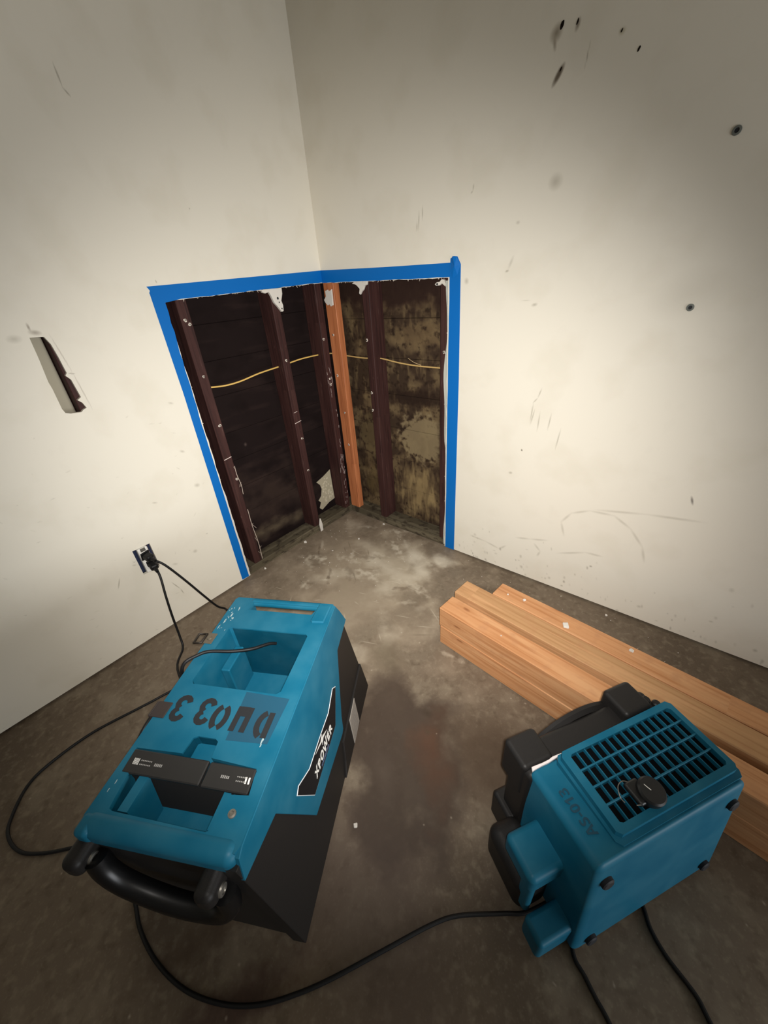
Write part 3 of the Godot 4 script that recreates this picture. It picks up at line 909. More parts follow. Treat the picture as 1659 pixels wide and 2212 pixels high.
	for i in 44:
		var y := rng.randf_range(0.07, 0.85) if i % 2 else rng.randf_range(0.07, 0.4)
		var z := rng.randf_range(0.001, 0.036)
		b.cbox(Vector3(0.0012, rng.randf_range(0.006, 0.03), rng.randf_range(0.001, 0.003)), 0.0003, at(Vector3(-0.0128, y, z), Basis(Vector3.RIGHT, rng.randf_range(-0.2, 0.2))))
	var fl := part("paint_flakes", b, mat(rgb(168, 152, 146), 0.8))
	fl.set_meta("kind", "stuff")
	tag(fl, "whitish flakes and scrapes on the dark corner stud", "flakes")
	# twig-like splinter lying on the cable, right
	b = MB.new()
	b.tube(spline([Vector3(0.425, 0.905, -0.06), Vector3(0.46, 0.892, -0.05), Vector3(0.50, 0.880, -0.052)], 4), 0.0014, 5)
	tag(part("splinter", b, mat(rgb(196, 170, 130), 0.8)), "thin pale splinter lying on the cable before the mouldy boards", "splinter")
	# screw anchors in the right wall
	for a in [[1.392, 1.433, "grey screw anchor high on the right wall"], [1.403, 1.086, "grey green screw anchor at mid height on the right wall"]]:
		var o := thing("wall_anchor", a[2], "anchor", Transform3D(Basis(Vector3(1, 0, 0), PI / 2), Vector3(a[0], a[1], 0.0)), "screw anchors in the right wall")
		b = MB.new()
		b.lathe([Vector2(0.009, 0.0), Vector2(0.0086, 0.002), Vector2(0.005, 0.0024), Vector2(0.0045, 0.0006), Vector2(0.0, 0.0004)], Transform3D(), 18)
		part("flange", b, mat(rgb(108, 112, 106), 0.6), o)
		b = MB.new()
		b.lathe([Vector2(0.0042, 0.0005), Vector2(0.0040, 0.0009), Vector2(0.0, 0.0009)], Transform3D(), 12)
		part("hole", b, ink_m, o)
	# small open holes high up
	for a in [[0.976, 1.711, 0.004, 0.008, 0.35], [1.013, 1.706, 0.002, 0.0055, 0.3], [1.117, 1.661, 0.0014, 0.0035, 0.5], [1.161, 1.620, 0.0022, 0.005, 0.4], [0.985, 1.634, 0.0016, 0.005, 0.5]]:
		b = MB.new()
		var pts := PackedVector2Array()
		for i in 10:
			var t := TAU * i / 10
			pts.append(Vector2(a[2] * cos(t), a[3] * sin(t)).rotated(-a[4]) * rng.randf_range(0.85, 1.15))
		b.prism(pts, Vector3(a[0], a[1], 0.0008), Vector3.RIGHT, Vector3.UP, 0.006)
		part("nail_hole", b, mat(rgb(34, 28, 24), 1.0, 0.0, 0.1), get_node("wall_right"))
	# socket without its cover
	var o := thing("power_socket", "white power socket without cover, low on the left wall", "socket", at(Vector3(-0.004, 0.349, 1.105)))
	b = MB.new()
	b.rbox(Vector3(0.022, 0.108, 0.036), 0.004, 3, func(p): return p)
	part("body", b, white_m, o)
	for s in [-1, 1]:
		b = MB.new()
		b.cbox(Vector3(0.002, 0.104, 0.008), 0.0005, at(Vector3(-0.010, 0, s * 0.0265)))
		part("box_gap", b, mat(rgb(24, 34, 62), 0.8), o, "dark blue gap beside the socket")
		b = MB.new()
		b.rbox(Vector3(0.006, 0.034, 0.030), 0.0028, 3, func(p): return p + Vector3(0.011, s * 0.021, 0))
		part("outlet_face", b, white_m, o)
	for s in [[0.036, 0.004, 0.009], [0.036, -0.007, 0.006]]:
		b = MB.new()
		b.cbox(Vector3(0.002, s[2], 0.0022), 0.0003, at(Vector3(0.0135, s[0] - 0.012, s[1])))
		part("slot", b, ink_m, o)
	b = MB.new()
	b.cbox(Vector3(0.003, 0.014, 0.018), 0.0006, at(Vector3(0.0105, 0.047, 0)))
	part("mounting_strap", b, steel_m, o)
	# socket box behind
	b = MB.new()
	b.cbox(Vector3(0.05, 0.118, 0.068), 0.002, at(Vector3(-0.04, 0, 0)))
	part("box", b, mat(rgb(26, 34, 58), 0.8), o)

# ---------------------------------------------------------------- timbers on the floor
func timbers():
	var turn := -atan(0.107)
	var d := Vector3(cos(turn), 0, -sin(turn))       # along
	var w := Vector3(-d.z, 0, d.x)                    # towards the camera
	var G := "stacked fir timbers"
	var g := 0.0885
	var L := 2.4
	var mk := func(label: String, nx: float, nz: float, y: float, wd: float, m: Material):
		var c := Vector3(nx, y + g * 0.5, nz) + d * (L * 0.5) - w * (wd * 0.5)
		return timber("timber", label, G, c, Vector3(L, g - 0.0006, wd), m, 0.0025, turn, "timber")
	mk.call("lower timber of the front stack, lying on the concrete", 0.966, 0.533, 0.0, 0.080, fir_m[0])
	mk.call("upper timber of the front stack, with knots near its middle", 0.962, 0.532, g, 0.080, fir_m[0])
	mk.call("lower timber under the middle board of the stack", 0.962, 0.4275, 0.0, 0.082, fir_m[1])
	mk.call("upper middle timber with dark reddish end corner", 0.964, 0.4275, g, 0.082, fir_m[1])
	mk.call("lower timber under the shorter one nearest the right wall", 1.085, 0.355, 0.0, 0.073, fir_m[0])
	mk.call("upper shorter timber nearest the right wall, with plaster crumbs on it", 1.083, 0.3545, g, 0.073, fir_m[0])

# ---------------------------------------------------------------- text and ribbons
func letters(s: String, size: float, bold := 0.0, slant := 0.0) -> TextMesh:
	var f := SystemFont.new()
	f.font_names = PackedStringArray(["Droid Sans"])
	var v := FontVariation.new()
	v.base_font = f
	if bold > 0.0: f.font_weight = 700
	v.variation_transform = Transform2D(Vector2(1, 0), Vector2(slant, 1), Vector2.ZERO)
	var t := TextMesh.new()
	t.text = s
	t.font = v
	t.font_size = 32
	t.pixel_size = size / 32.0
	t.depth = 0.0006
	t.curve_step = 1.0
	return t

func ribbon(b: MB, path: Array, width: float, o: Vector3, ex: Vector3, ey: Vector3, th: float):   # one stencil stroke lying on a surface
	var l := PackedVector2Array()
	var r := PackedVector2Array()
	for i in path.size():
		var d: Vector2 = (path[min(i + 1, path.size() - 1)] - path[max(i - 1, 0)]).normalized().orthogonal() * width * 0.5
		l.append(path[i] + d)
		r.append(path[i] - d)
	r.reverse()
	l.append_array(r)
	b.prism(l, o, ex, ey, th)

func arc(c: Vector2, rx: float, ry: float, a0: float, a1: float, n := 8) -> Array:
	var out := []
	for i in n + 1:
		var t := deg_to_rad(lerpf(a0, a1, float(i) / n))
		out.append(c + Vector2(cos(t) * rx, sin(t) * ry))
	return out

# ---------------------------------------------------------------- dehumidifier: u runs from its far end to its near end, v from left to right
func P(u: float, v: float, y: float) -> Vector3:
	return Vector3(u, y, -v)

const DH := 0.42
func vr(y: float, off := 0.0) -> float:
	return 0.305 + 0.12 * (DH - y) + off
func vl(y: float, off := 0.0) -> float:
	return 0.0 - 0.12 * (DH - y) - off

func side_panel(b: MB, pts: Array, right: bool, off: float, th: float):
	# pts are (u, y) on the drafted side
	var k := 0.12
	var o := P(0, vr(0.0, off), 0) if right else P(0, vl(0.0, off), 0)
	var ey := (P(0, vr(1.0) - vr(0.0), 1.0) if right else P(0, vl(1.0) - vl(0.0), 1.0))
	var ln := ey.length()
	ey = ey.normalized()
	var q := PackedVector2Array()
	for p in pts:
		q.append(Vector2((-p.x if right else p.x), p.y * ln))
	b.prism(q, o, Vector3(-1, 0, 0) if right else Vector3(1, 0, 0), ey, th, 0.0012)

func dehumidifier():
	var T := Transform3D(Basis(Vector3(0.4885, 0, 0.8726), Vector3.UP, Vector3(-0.8726, 0, 0.4885)), Vector3(0.575, 0, 1.045))
	var o := thing("dehumidifier", "blue and black portable dehumidifier with DH033 stencilled upside down on top", "dehumidifier", T)
	# black lower housing, hollowed under its near end
	var b := MB.new()
	b.rbox(Vector3(0.58, 0.20, 0.40), 0.012, 3, func(p):
		var y: float = p.y + 0.112
		var t: float = (p.z + 0.2) / 0.4
		return Vector3(lerpf(0.002, 0.578, p.x / 0.58 + 0.5), y, -lerpf(vr(y, -0.004), vl(y, -0.004), t)))
	b.cbox(Vector3(0.02, 0.24, 0.295), 0.003, at(P(0.570, 0.1525, 0.27)))
	# upper black cheeks left and right of the wells
	side_panel(b, [Vector2(-0.030, 0.012), Vector2(0.583, 0.012), Vector2(0.588, 0.40), Vector2(-0.008, 0.36)], true, -0.001, 0.03)
	side_panel(b, [Vector2(-0.030, 0.012), Vector2(0.578, 0.012), Vector2(0.586, 0.40), Vector2(-0.008, 0.36)], false, -0.001, 0.03)
	b.cbox(Vector3(0.012, 0.09, 0.31), 0.002, at(P(0.58, 0.1525, 0.335)))
	for r in [true, false]:
		side_panel(b, [Vector2(-0.030, 0.012), Vector2(0.262, 0.012), Vector2(0.236, 0.05), Vector2(0.214, 0.10), Vector2(-0.024, 0.13)], r, 0.004, 0.012)
	part("housing", b, black_m, o)
	b = MB.new()
	for s in [Vector2(0.06, 0.02), Vector2(0.06, 0.285), Vector2(0.47, 0.02), Vector2(0.47, 0.285)]:
		b = MB.new()
		b.lathe([Vector2(0.02, 0.0), Vector2(0.021, 0.018), Vector2(0.0, 0.018)], at(P(s.x, s.y, 0.0)), 14)
		part("foot", b, ink_m, o)
	# blue hood: top plate with the handle slot, the tank well and the stepped control well
	var slot := poly([0.020, 0.062, 0.050, 0.056, 0.050, 0.250, 0.020, 0.262])
	var well := poly([0.118, 0.045, 0.122, 0.038, 0.284, 0.033, 0.292, 0.040, 0.293, 0.250, 0.285, 0.259, 0.125, 0.265, 0.118, 0.258])
	var ctl := poly([0.405, 0.124, 0.409, 0.118, 0.409, 0.172, 0.405, 0.166]) 
	ctl = poly([0.404, 0.126, 0.409, 0.117, 0.440, 0.113, 0.443, 0.010, 0.482, 0.014, 0.486, 0.028, 0.546, 0.037, 0.549, 0.046, 0.552, 0.235, 0.548, 0.241, 0.494, 0.244, 0.490, 0.284, 0.446, 0.278, 0.440, 0.178, 0.409, 0.174, 0.404, 0.166])
	var rim := PackedVector2Array([Vector2(0.004, 0.004), Vector2(0.012, 0.0), Vector2(0.56, 0.0), Vector2(0.572, 0.006), Vector2(0.572, 0.300), Vector2(0.56, 0.305), Vector2(0.012, 0.305), Vector2(0.004, 0.300)])
	var O := P(0, 0, DH)
	b = MB.new()
	# ex = u, ey = -z = v gives u x v = up
	var cells := [[-0.1, -0.1, 0.084, 0.15], [-0.1, 0.15, 0.084, 0.4], [0.084, -0.1, 0.34, 0.15], [0.084, 0.15, 0.34, 0.4], [0.34, -0.1, 0.7, 0.15], [0.34, 0.15, 0.7, 0.4]]
	plate(b, rim, [slot, well, ctl], cells, O, Vector3(1, 0, 0), Vector3(0, 0, -1), 0.010)
	# sides of the wells
	var wall := func(q: PackedVector2Array, d0: float, d1: float, shrink: Vector2):
		var c := Vector2.ZERO
		for p in q: c += p
		c /= q.size()
		for i in q.size():
			var p := q[i]
			var r := q[(i + 1) % q.size()]
			var pp := c + (p - c) * shrink
			var rr := c + (r - c) * shrink
			b.quad(P(p.x, p.y, DH - d0), P(pp.x, pp.y, DH - d1), P(rr.x, rr.y, DH - d1), P(r.x, r.y, DH - d0))
			b.quad(P(pp.x, pp.y, DH - d1), P(p.x, p.y, DH - d0), P(r.x, r.y, DH - d0), P(rr.x, rr.y, DH - d1))
	wall.call(well, 0.004, 0.185, Vector2(0.97, 0.96))
	b.cbox(Vector3(0.20, 0.006, 0.25), 0.001, at(P(0.205, 0.15, DH - 0.186)))
	b.rbox(Vector3(0.080, 0.12, 0.026), 0.004, 3, func(p): return p + P(0.165, 0.052, DH - 0.125))
	wall.call(ctl, 0.004, 0.105, Vector2(1, 1))
	b.cbox(Vector3(0.16, 0.006, 0.29), 0.001, at(P(0.478, 0.148, DH - 0.108)))
	# shallow ledge of the notch
	b.cbox(Vector3(0.046, 0.05, 0.056), 0.001, at(P(0.427, 0.146, DH - 0.051)))
	# slanted left and right cheeks in the control well
	b.prism(PackedVector2Array([Vector2(0.49, DH - 0.004), Vector2(0.548, DH - 0.004), Vector2(0.548, DH - 0.104), Vector2(0.515, DH - 0.104)]), P(0, 0.234, 0), Vector3(1, 0, 0), Vector3(0, 1, 0), 0.014)
	b.prism(PackedVector2Array([Vector2(0.486, DH - 0.004), Vector2(0.546, DH - 0.004), Vector2(0.54, DH - 0.104), Vector2(0.50, DH - 0.104)]), P(0, 0.052, 0), Vector3(1, 0, 0), Vector3(0, 1, 0), 0.02)
	b.cbox(Vector3(0.062, 0.07, 0.03), 0.008, at(P(0.520, 0.258, DH - 0.036)))
	# far end: cheeks beside the handle and the wall under it
	b.cbox(Vector3(0.05, 0.07, 0.052), 0.008, at(P(0.027, 0.028, DH - 0.036)))
	b.cbox(Vector3(0.05, 0.07, 0.046), 0.008, at(P(0.027, 0.283, DH - 0.036)))
	b.cbox(Vector3(0.012, 0.10, 0.29), 0.002, at(P(0.059, 0.153, DH - 0.056), Basis(Vector3(0, 0, 1), 0.12)))
	b.cbox(Vector3(0.06, 0.006, 0.29), 0.002, at(P(0.03, 0.153, DH - 0.112)))
	# rounded lip along the near end
	b.rbox(Vector3(0.040, 0.052, 0.300), 0.018, 5, func(p): return p + P(0.568, 0.1525, DH - 0.022))
	b.rbox(Vector3(0.036, 0.075, 0.030), 0.010, 4, func(p): return p + P(0.573, 0.012, DH - 0.034))
	# side panels
	for r in [true, false]:
		side_panel(b, [Vector2(-0.006, 0.385), Vector2(-0.026, 0.33), Vector2(0.079, 0.317), Vector2(0.112, 0.265), Vector2(0.177, 0.161), Vector2(0.190, 0.128), Vector2(0.203, 0.123), Vector2(0.407, 0.148), Vector2(0.484, 0.345), Vector2(0.588, 0.368), Vector2(0.575, 0.414), Vector2(0.56, DH), Vector2(0.01, DH)], r, 0.003, 0.008)
	part("hood", b, blue_m, o)
	# rounded carrying bar at the far end
	b = MB.new()
	b.rbox(Vector3(0.024, 0.022, 0.225), 0.0108, 4, func(p): return p + P(0.011, 0.160, DH - 0.009))
	part("carrying_bar", b, blue_m, o)
	b = MB.new()
	b.prism(poly([0.012, 0.262, 0.074, 0.256, 0.080, 0.262, 0.078, 0.295, 0.016, 0.298]), O + Vector3(0, 0.006, 0), Vector3(1, 0, 0), Vector3(0, 0, -1), 0.008, 0.003)
	part("raised_pad", b, blue_m, o)
	# darker patch where tape was pulled off
	b = MB.new()
	b.prism(poly([0.296, 0.180, 0.300, 0.286, 0.400, 0.278, 0.404, 0.188]), O + Vector3(0, 0.0003, 0), Vector3(1, 0, 0), Vector3(0, 0, -1), 0.0003)
	part("tape_residue", b, mat(rgb(20, 76, 100), 0.6), o, "darker patch of tape residue")
	# stencilled number, read from the far side
	var st := 0.0006
	var stroke := func(paths: Array, v: float, u: float):
		var m := MB.new()
		for i in paths.size():
			ribbon(m, paths[i], 0.0125, P(u, v, DH + st + 0.0004 + i * 0.00012), Vector3(0, 0, 1), Vector3(1, 0, 0), st)
		part("stencil_letter", m, ink_m, o)
	# local frame of a letter: x to its right, y up (towards the near end)
	stroke.call([[Vector2(-0.011, -0.026), Vector2(-0.011, 0.028)], arc(Vector2(-0.006, 0.001), 0.018, 0.026, 72, -72)], 0.252, 0.362)
	stroke.call([[Vector2(-0.014, -0.027), Vector2(-0.014, 0.027)], [Vector2(0.010, -0.027), Vector2(0.010, 0.027)], [Vector2(-0.014, -0.012), Vector2(0.010, -0.012)], [Vector2(-0.012, -0.021), Vector2(0.008, -0.021)]], 0.198, 0.358)
	stroke.call([arc(Vector2(0.0, 0.0), 0.014, 0.024, 108, 252), arc(Vector2(0.0, 0.0), 0.014, 0.024, 72, -72)], 0.150, 0.360)
	for v in [0.108, 0.048]:
		stroke.call([arc(Vector2(-0.002, 0.013), 0.012, 0.012, 170, -70), arc(Vector2(-0.002, -0.012), 0.013, 0.013, 70, -170)], v, 0.352)
	var mat_print := mat(rgb(150, 148, 144), 0.6)
	# control panels: two black lids with small white print
	for q in [[0.446, 0.012, 0.180], [0.447, 0.184, 0.280]]:
		b = MB.new()
		var w: float = q[2] - q[1]
		var tilt := Basis(Vector3(0, 0, 1), -0.10)
		var tf := at(P(q[0] + 0.0215, (q[1] + q[2]) * 0.5, DH - 0.002), tilt)
		b.cbox(Vector3(0.042, 0.010, w), 0.002, tf)
		var pn := part("control_panel", b, mat(rgb(40, 39, 38), 0.45), o)
		var base := tf * Vector3(0, 0.0053, 0)
		var left: bool = q[1] < 0.1
		# rows of fine print, too small to read
		var rows := [[0.030, 0.004, 7, 0.0022], [0.030, -0.003, 7, 0.0022], [0.062, 0.001, 5, 0.005]] if left else [[0.066, 0.003, 6, 0.0022], [0.066, -0.004, 6, 0.0022], [0.034, 0.000, 5, 0.005]]
		for rr in rows:
			for i in rr[2]:
				b = MB.new()
				b.cbox(Vector3(rr[3], 0.0006, 0.0022), 0.0002, Transform3D(tilt, tf * Vector3(rr[1], 0.0053, -(rr[0] - w * 0.5 + i * 0.0036))))
				part("print", b, mat_print, pn)
		for i in (5 if left else 2):
			b = MB.new()
			b.cbox(Vector3(0.011, 0.0006, 0.0012 if left else 0.0034), 0.0003, Transform3D(tilt * Basis(Vector3.UP, 0.1), tf * Vector3(0.0, 0.0053, -((0.014 + i * 0.0026 if left else 0.0905 - i * 0.0065) - w * 0.5))))
			part("mark", b, white_m, pn)
	b = MB.new()
	b.cbox(Vector3(0.006, 0.090, 0.225), 0.001, at(P(0.488, 0.135, DH - 0.055), Basis(Vector3(0, 0, 1), 0.18)))
	part("filter_screen", b, mat(rgb(12, 12, 13), 0.9), o)
	# maker's sticker on the right side
	var sq := [Vector2(0.169, 0.277), Vector2(0.152, 0.262), Vector2(0.218, 0.188), Vector2(0.386, 0.192), Vector2(0.427, 0.282), Vector2(0.411, 0.291), Vector2(0.363, 0.264), Vector2(0.282, 0.261), Vector2(0.225, 0.256)]
	b = MB.new()
	side_panel(b, sq, true, 0.0040, 0.001)
	var sticker := part("maker_sticker", b, mat(rgb(222, 224, 226), 0.5), o)
	b = MB.new()
	var c := Vector2(0.285, 0.235)
	var inner := []
	var pg := Geometry2D.offset_polygon(PackedVector2Array(sq), -0.0011)
	for p in pg[0]: inner.append(p)
	side_panel(b, inner, true, 0.0044, 0.001)
	part("sticker_print", b, mat(rgb(18, 18, 22), 0.45), sticker)
	var up := P(0, vr(1.0) - vr(0.0), 1.0).normalized()
	var put := func(name: String, mesh: Mesh, u: float, y: float, ang: float, m: Material):
		var x := (Vector3(-1, 0, 0) * cos(ang) + up * sin(ang)).normalized()
		var z := x.cross(up).normalized()
		var t := part_mesh(name, mesh, m, sticker)
		t.transform = Transform3D(Basis(x, z.cross(x), z), P(u, vr(y, 0.0050), y))
	put.call("wordmark", letters("XPOWER", 0.030, 0.9, 0.28), 0.297, 0.216, -0.06, white_m)
	put.call("tagline", letters("PROFESSIONAL", 0.0075, 0.4, 0.1), 0.30, 0.201, -0.05, mat(rgb(96, 110, 140), 0.6))
	b = MB.new()
	b.prism(poly([-0.036, 0.010, -0.012, 0.002, 0.004, -0.004, -0.002, -0.012, 0.012, -0.004, 0.036, -0.010, 0.014, 0.003, 0.006, 0.004, 0.012, 0.011, -0.002, 0.004, -0.014, 0.007]), Vector3.ZERO, Vector3(1, 0, 0), Vector3(0, 1, 0), 0.0004)
	put.call("winged_emblem", b.mesh(), 0.293, 0.247, 0.0, white_m)
	# grey data plate on the black side
	b = MB.new()
	side_panel(b, [Vector2(0.085, 0.112), Vector2(0.101, 0.020), Vector2(0.168, 0.014), Vector2(0.151, 0.102)], true, 0.0055, 0.002)
	part("data_plate", b, mat(rgb(148, 142, 134), 0.6), o, "grey data plate")
	var dp: Node3D = o.get_node("data_plate")
	for i in 9:
		b = MB.new()
		var y := 0.030 + i * 0.008
		side_panel(b, [Vector2(0.108 - i * 0.001, y), Vector2(0.154 - i * 0.001 - 0.008 * (i % 3), y - 0.004), Vector2(0.154 - i * 0.001 - 0.008 * (i % 3), y - 0.0018), Vector2(0.108 - i * 0.001, y + 0.0022)], true, 0.0061, 0.0012)
		part("print", b, mat(rgb(96, 92, 88), 0.8) if i == 0 else (dp.get_node("print") as MeshInstance3D).material_override, dp)
	# screw and scratches on the top
	b = MB.new()
	b.lathe([Vector2(0.0075, 0.0), Vector2(0.0072, 0.0022), Vector2(0.004, 0.003), Vector2(0.0035, 0.0014), Vector2(0.0, 0.0014)], at(P(0.521, 0.268, DH)), 16)
	part("screw", b, steel_m, o)
	var marks := [[0.396, 0.265, 0.016, 0.006], [0.404, 0.266, 0.009, 0.004], [0.10, 0.012, 0.02, 0.004], [0.075, 0.02, 0.018, 0.006], [0.12, 0.006, 0.02, 0.003], [0.05, 0.03, 0.016, 0.003], [0.505, 0.016, 0.014, 0.002], [0.52, 0.012, 0.010, 0.002], [0.088, 0.030, 0.01, 0.007]]
	for i in 14:
		marks.append([rng.randf_range(0.04, 0.13), rng.randf_range(0.004, 0.03), rng.randf_range(0.003, 0.009), rng.randf_range(0.0015, 0.004)])
	for s in marks:
		b = MB.new()
		var pts := PackedVector2Array()
		for i in 9:
			var a := TAU * i / 9
			pts.append(Vector2(s[0] + cos(a) * s[2] * 0.5 * rng.randf_range(0.4, 1.1), s[1] + sin(a) * s[3] * 0.5 * rng.randf_range(0.4, 1.2)))
		b.prism(pts, O + Vector3(0, 0.0005, 0), Vector3(1, 0, 0), Vector3(0, 0, -1), 0.0004)
		part("scrape", b, mat(rgb(158, 178, 180), 0.8), o, "whitish scrape in the plastic")
	# steel buckle and rubber strap on the left rim
	b = MB.new()
	b.cbox(Vector3(0.034, 0.002, 0.024), 0.0006, at(P(0.162, 0.006, DH + 0.0015)))
	b.lathe([Vector2(0.007, 0.0), Vector2(0.006, 0.003), Vector2(0.0, 0.0035)], at(P(0.162, 0.004, DH + 0.0025)), 12)
	part("buckle_plate", b, mat(rgb(120, 112, 98), 0.5, 0.6), o)
	b = MB.new()
	var ring := PackedVector3Array()
	for p in [Vector2(0.150, -0.010), Vector2(0.180, -0.010), Vector2(0.182, -0.030), Vector2(0.152, -0.032)]:
		ring.append(P(p.x, p.y, DH + 0.003))
	b.tube(ring, 0.0032, 6, true)
	part("buckle_loop", b, mat(rgb(58, 52, 46), 0.5, 0.5), o)
	b = MB.new()
	b.cbox(Vector3(0.036, 0.003, 0.034), 0.001, at(P(0.362, 0.008, DH + 0.002)))
	b.cbox(Vector3(0.034, 0.05, 0.004), 0.001, at(P(0.362, -0.012, DH - 0.022)))
	part("rubber_strap", b, mat(rgb(52, 44, 42), 0.6), o)
	# near end: pivots, bolts and the folded pull handle
	for s in [[0.010, 0.376], [0.258, 0.366]]:
		b = MB.new()
		b.rbox(Vector3(0.056, 0.044, 0.036), 0.014, 4, func(p): return p + P(0.600, s[0], s[1]))
		part("handle_pivot", b, black_m, o)
		b = MB.new()
		b.lathe([Vector2(0.011, 0.0), Vector2(0.010, 0.003), Vector2(0.006, 0.004), Vector2(0.005, 0.002), Vector2(0.0, 0.002)], Transform3D(Basis(Vector3(1, 0, 0), -PI / 2), P(0.602, s[0] + 0.018, s[1] - 0.008)), 16)
		part("bolt", b, steel_m, o)
	b = MB.new()
	b.tube(spline([P(0.600, 0.034, 0.37), P(0.606, 0.042, 0.335), P(0.609, 0.066, 0.30), P(0.610, 0.11, 0.268), P(0.610, 0.16, 0.248), P(0.608, 0.205, 0.240), P(0.606, 0.245, 0.250), P(0.602, 0.270, 0.285), P(0.600, 0.274, 0.34)]), 0.019, 14)
	part("pull_handle", b, mat(rgb(16, 16, 17), 0.35), o)

# ---------------------------------------------------------------- air scrubber: a runs along its front to the right, d away from the viewer
func Q(a: float, d: float, y: float) -> Vector3:
	return Vector3(a, y, -d)

func scrubber():
	var A := Vector3(0.513, 0, -0.858).normalized()
	var D := Vector3(-0.858, 0, -0.513).normalized()
	var o := thing("air_scrubber", "smaller blue air scrubber with grille on top, in front of the timbers", "air scrubber", Transform3D(Basis(A, Vector3.UP, -D), Vector3(1.607, 0, 1.050)))
	# body: eight corners bent from a rounded box
	var map := func(p: Vector3) -> Vector3:
		var t := p.y + 0.5
		var lo0 := lerpf(-0.006, 0.004, t); var lo1 := lerpf(0.386, 0.362, t)
		var a := lerpf(lo0, lo1, p.x + 0.5)
		var f := lerpf(0.0, 0.030, t); var bk := lerpf(0.19, 0.203, t)
		var d := lerpf(f, bk, 0.5 - p.z)
		return Q(a, d, lerpf(0.014, lerpf(0.342, 0.330, 0.5 - p.z), t))
	var b := MB.new()
	b.rbox(Vector3.ONE, 0.045, 5, map)
	# two bulges of the cord rest on the left side, joined by a post
	b.rbox(Vector3(0.095, 0.058, 0.085), 0.013, 4, func(p): return p + Q(-0.026, 0.118, 0.196))
	b.rbox(Vector3(0.088, 0.076, 0.050), 0.010, 4, func(p): return p + Q(-0.036, 0.043, 0.055))
	b.rbox(Vector3(0.018, 0.130, 0.030), 0.008, 4, func(p): return p + Q(-0.060, 0.092, 0.120))
	part("body", b, blue_m, o)
	# collar and grille on top
	b = MB.new()
	var y0 := 0.328
	var y1 := 0.358
	var out := poly([0.066, 0.058, 0.074, 0.050, 0.352, 0.050, 0.360, 0.058, 0.362, 0.190, 0.354, 0.199, 0.074, 0.197, 0.066, 0.189])
	var inn := poly([0.083, 0.066, 0.088, 0.063, 0.343, 0.063, 0.348, 0.067, 0.350, 0.180, 0.345, 0.186, 0.088, 0.186, 0.083, 0.182])
	plate(b, out, [inn], [[0, 0, 0.2, 0.12], [0.2, 0, 0.5, 0.12], [0, 0.12, 0.2, 0.3], [0.2, 0.12, 0.5, 0.3]], Q(0, 0, y1), Vector3(1, 0, 0), Vector3(0, 0, -1), y1 - y0)
	var flange := poly([0.060, 0.050, 0.068, 0.040, 0.358, 0.040, 0.366, 0.050, 0.366, 0.19, 0.36, 0.2, 0.068, 0.199, 0.060, 0.190])
	plate(b, flange, [inn], [[0, 0, 0.2, 0.12], [0.2, 0, 0.5, 0.12], [0, 0.12, 0.2, 0.3], [0.2, 0.12, 0.5, 0.3]], Q(0, 0, y0 + 0.017), Vector3(1, 0, 0), Vector3(0, 0, -1), 0.017)
	var grille := part("grille_frame", b, blue_m, o)
	b = MB.new()
	b.cbox(Vector3(0.268, 0.002, 0.124), 0.0005, at(Q(0.2165, 0.1245, 0.3445)))
	part("filter", b, mat(rgb(10, 12, 14), 0.95, 0.0, 0.2), grille)
	for k in 3:
		b = MB.new()
		b.cbox(Vector3(0.268, 0.012, 0.0034), 0.0008, at(Q(0.2165, 0.0945 + k * 0.031, y1 - 0.0075)))
		part("cross_bar", b, blue_m, grille)
	for k in 13:
		b = MB.new()
		b.cbox(Vector3(0.0022, 0.011, 0.124), 0.0006, at(Q(0.0835 + (k + 1) * 0.268 / 14.0 - 0.001, 0.1245, y1 - 0.0085)))
		part("slat", b, blue_m, grille)
	# speed knob on the grille
	b = MB.new()
	b.lathe([Vector2(0.024, 0.0), Vector2(0.024, 0.016), Vector2(0.021, 0.020), Vector2(0.0, 0.021)], at(Q(0.166, 0.080, y1), Basis(Vector3(1, 0, 0), 0.15)), 28)
	b.rbox(Vector3(0.030, 0.012, 0.040), 0.005, 3, func(p): return p + Q(0.148, 0.088, y1 + 0.004))
	var knob := part("knob", b, mat(rgb(28, 28, 28), 0.4), o)
	b = MB.new()
	b.cbox(Vector3(0.0014, 0.001, 0.013), 0.0003, at(Q(0.160, 0.084, y1 + 0.0215), Basis(Vector3.UP, 0.3)))
	part("pointer", b, white_m, knob)
	b = MB.new()
	b.tube(spline([Q(0.150, 0.100, y1 + 0.006), Q(0.135, 0.110, y1 + 0.010), Q(0.118, 0.106, y1 + 0.012), Q(0.110, 0.092, y1 + 0.008), Q(0.113, 0.084, y1 + 0.004)]), 0.0009, 5)
	b.tube(spline([Q(0.150, 0.074, y1 + 0.005), Q(0.138, 0.070, y1 + 0.007), Q(0.128, 0.073, y1 + 0.005)]), 0.0009, 5)
	part("wire_loop", b, steel_m, o)
	# rubber feet on the front
	for s in [[0.030, 0.285], [0.335, 0.292], [0.345, 0.050], [0.035, 0.044]]:
		b = MB.new()
		var f := lerpf(0.0, 0.030, (s[1] - 0.014) / 0.328)
		b.lathe([Vector2(0.013, -0.002), Vector2(0.0125, 0.006), Vector2(0.010, 0.008), Vector2(0.0, 0.008)], Transform3D(Basis(Vector3(1, 0, 0), PI / 2 - 0.09), Q(s[0], f, s[1])), 18)
		part("rubber_foot", b, mat(rgb(30, 30, 34), 0.7), o)
	# feet it stands on
	for s in [[0.04, 0.04], [0.34, 0.04], [0.04, 0.22], [0.32, 0.22]]:
		b = MB.new()
		b.lathe([Vector2(0.014, 0.0), Vector2(0.014, 0.022), Vector2(0.0, 0.022)], at(Q(s[0], s[1], 0.0)), 12)
		part("base_foot", b, ink_m, o)
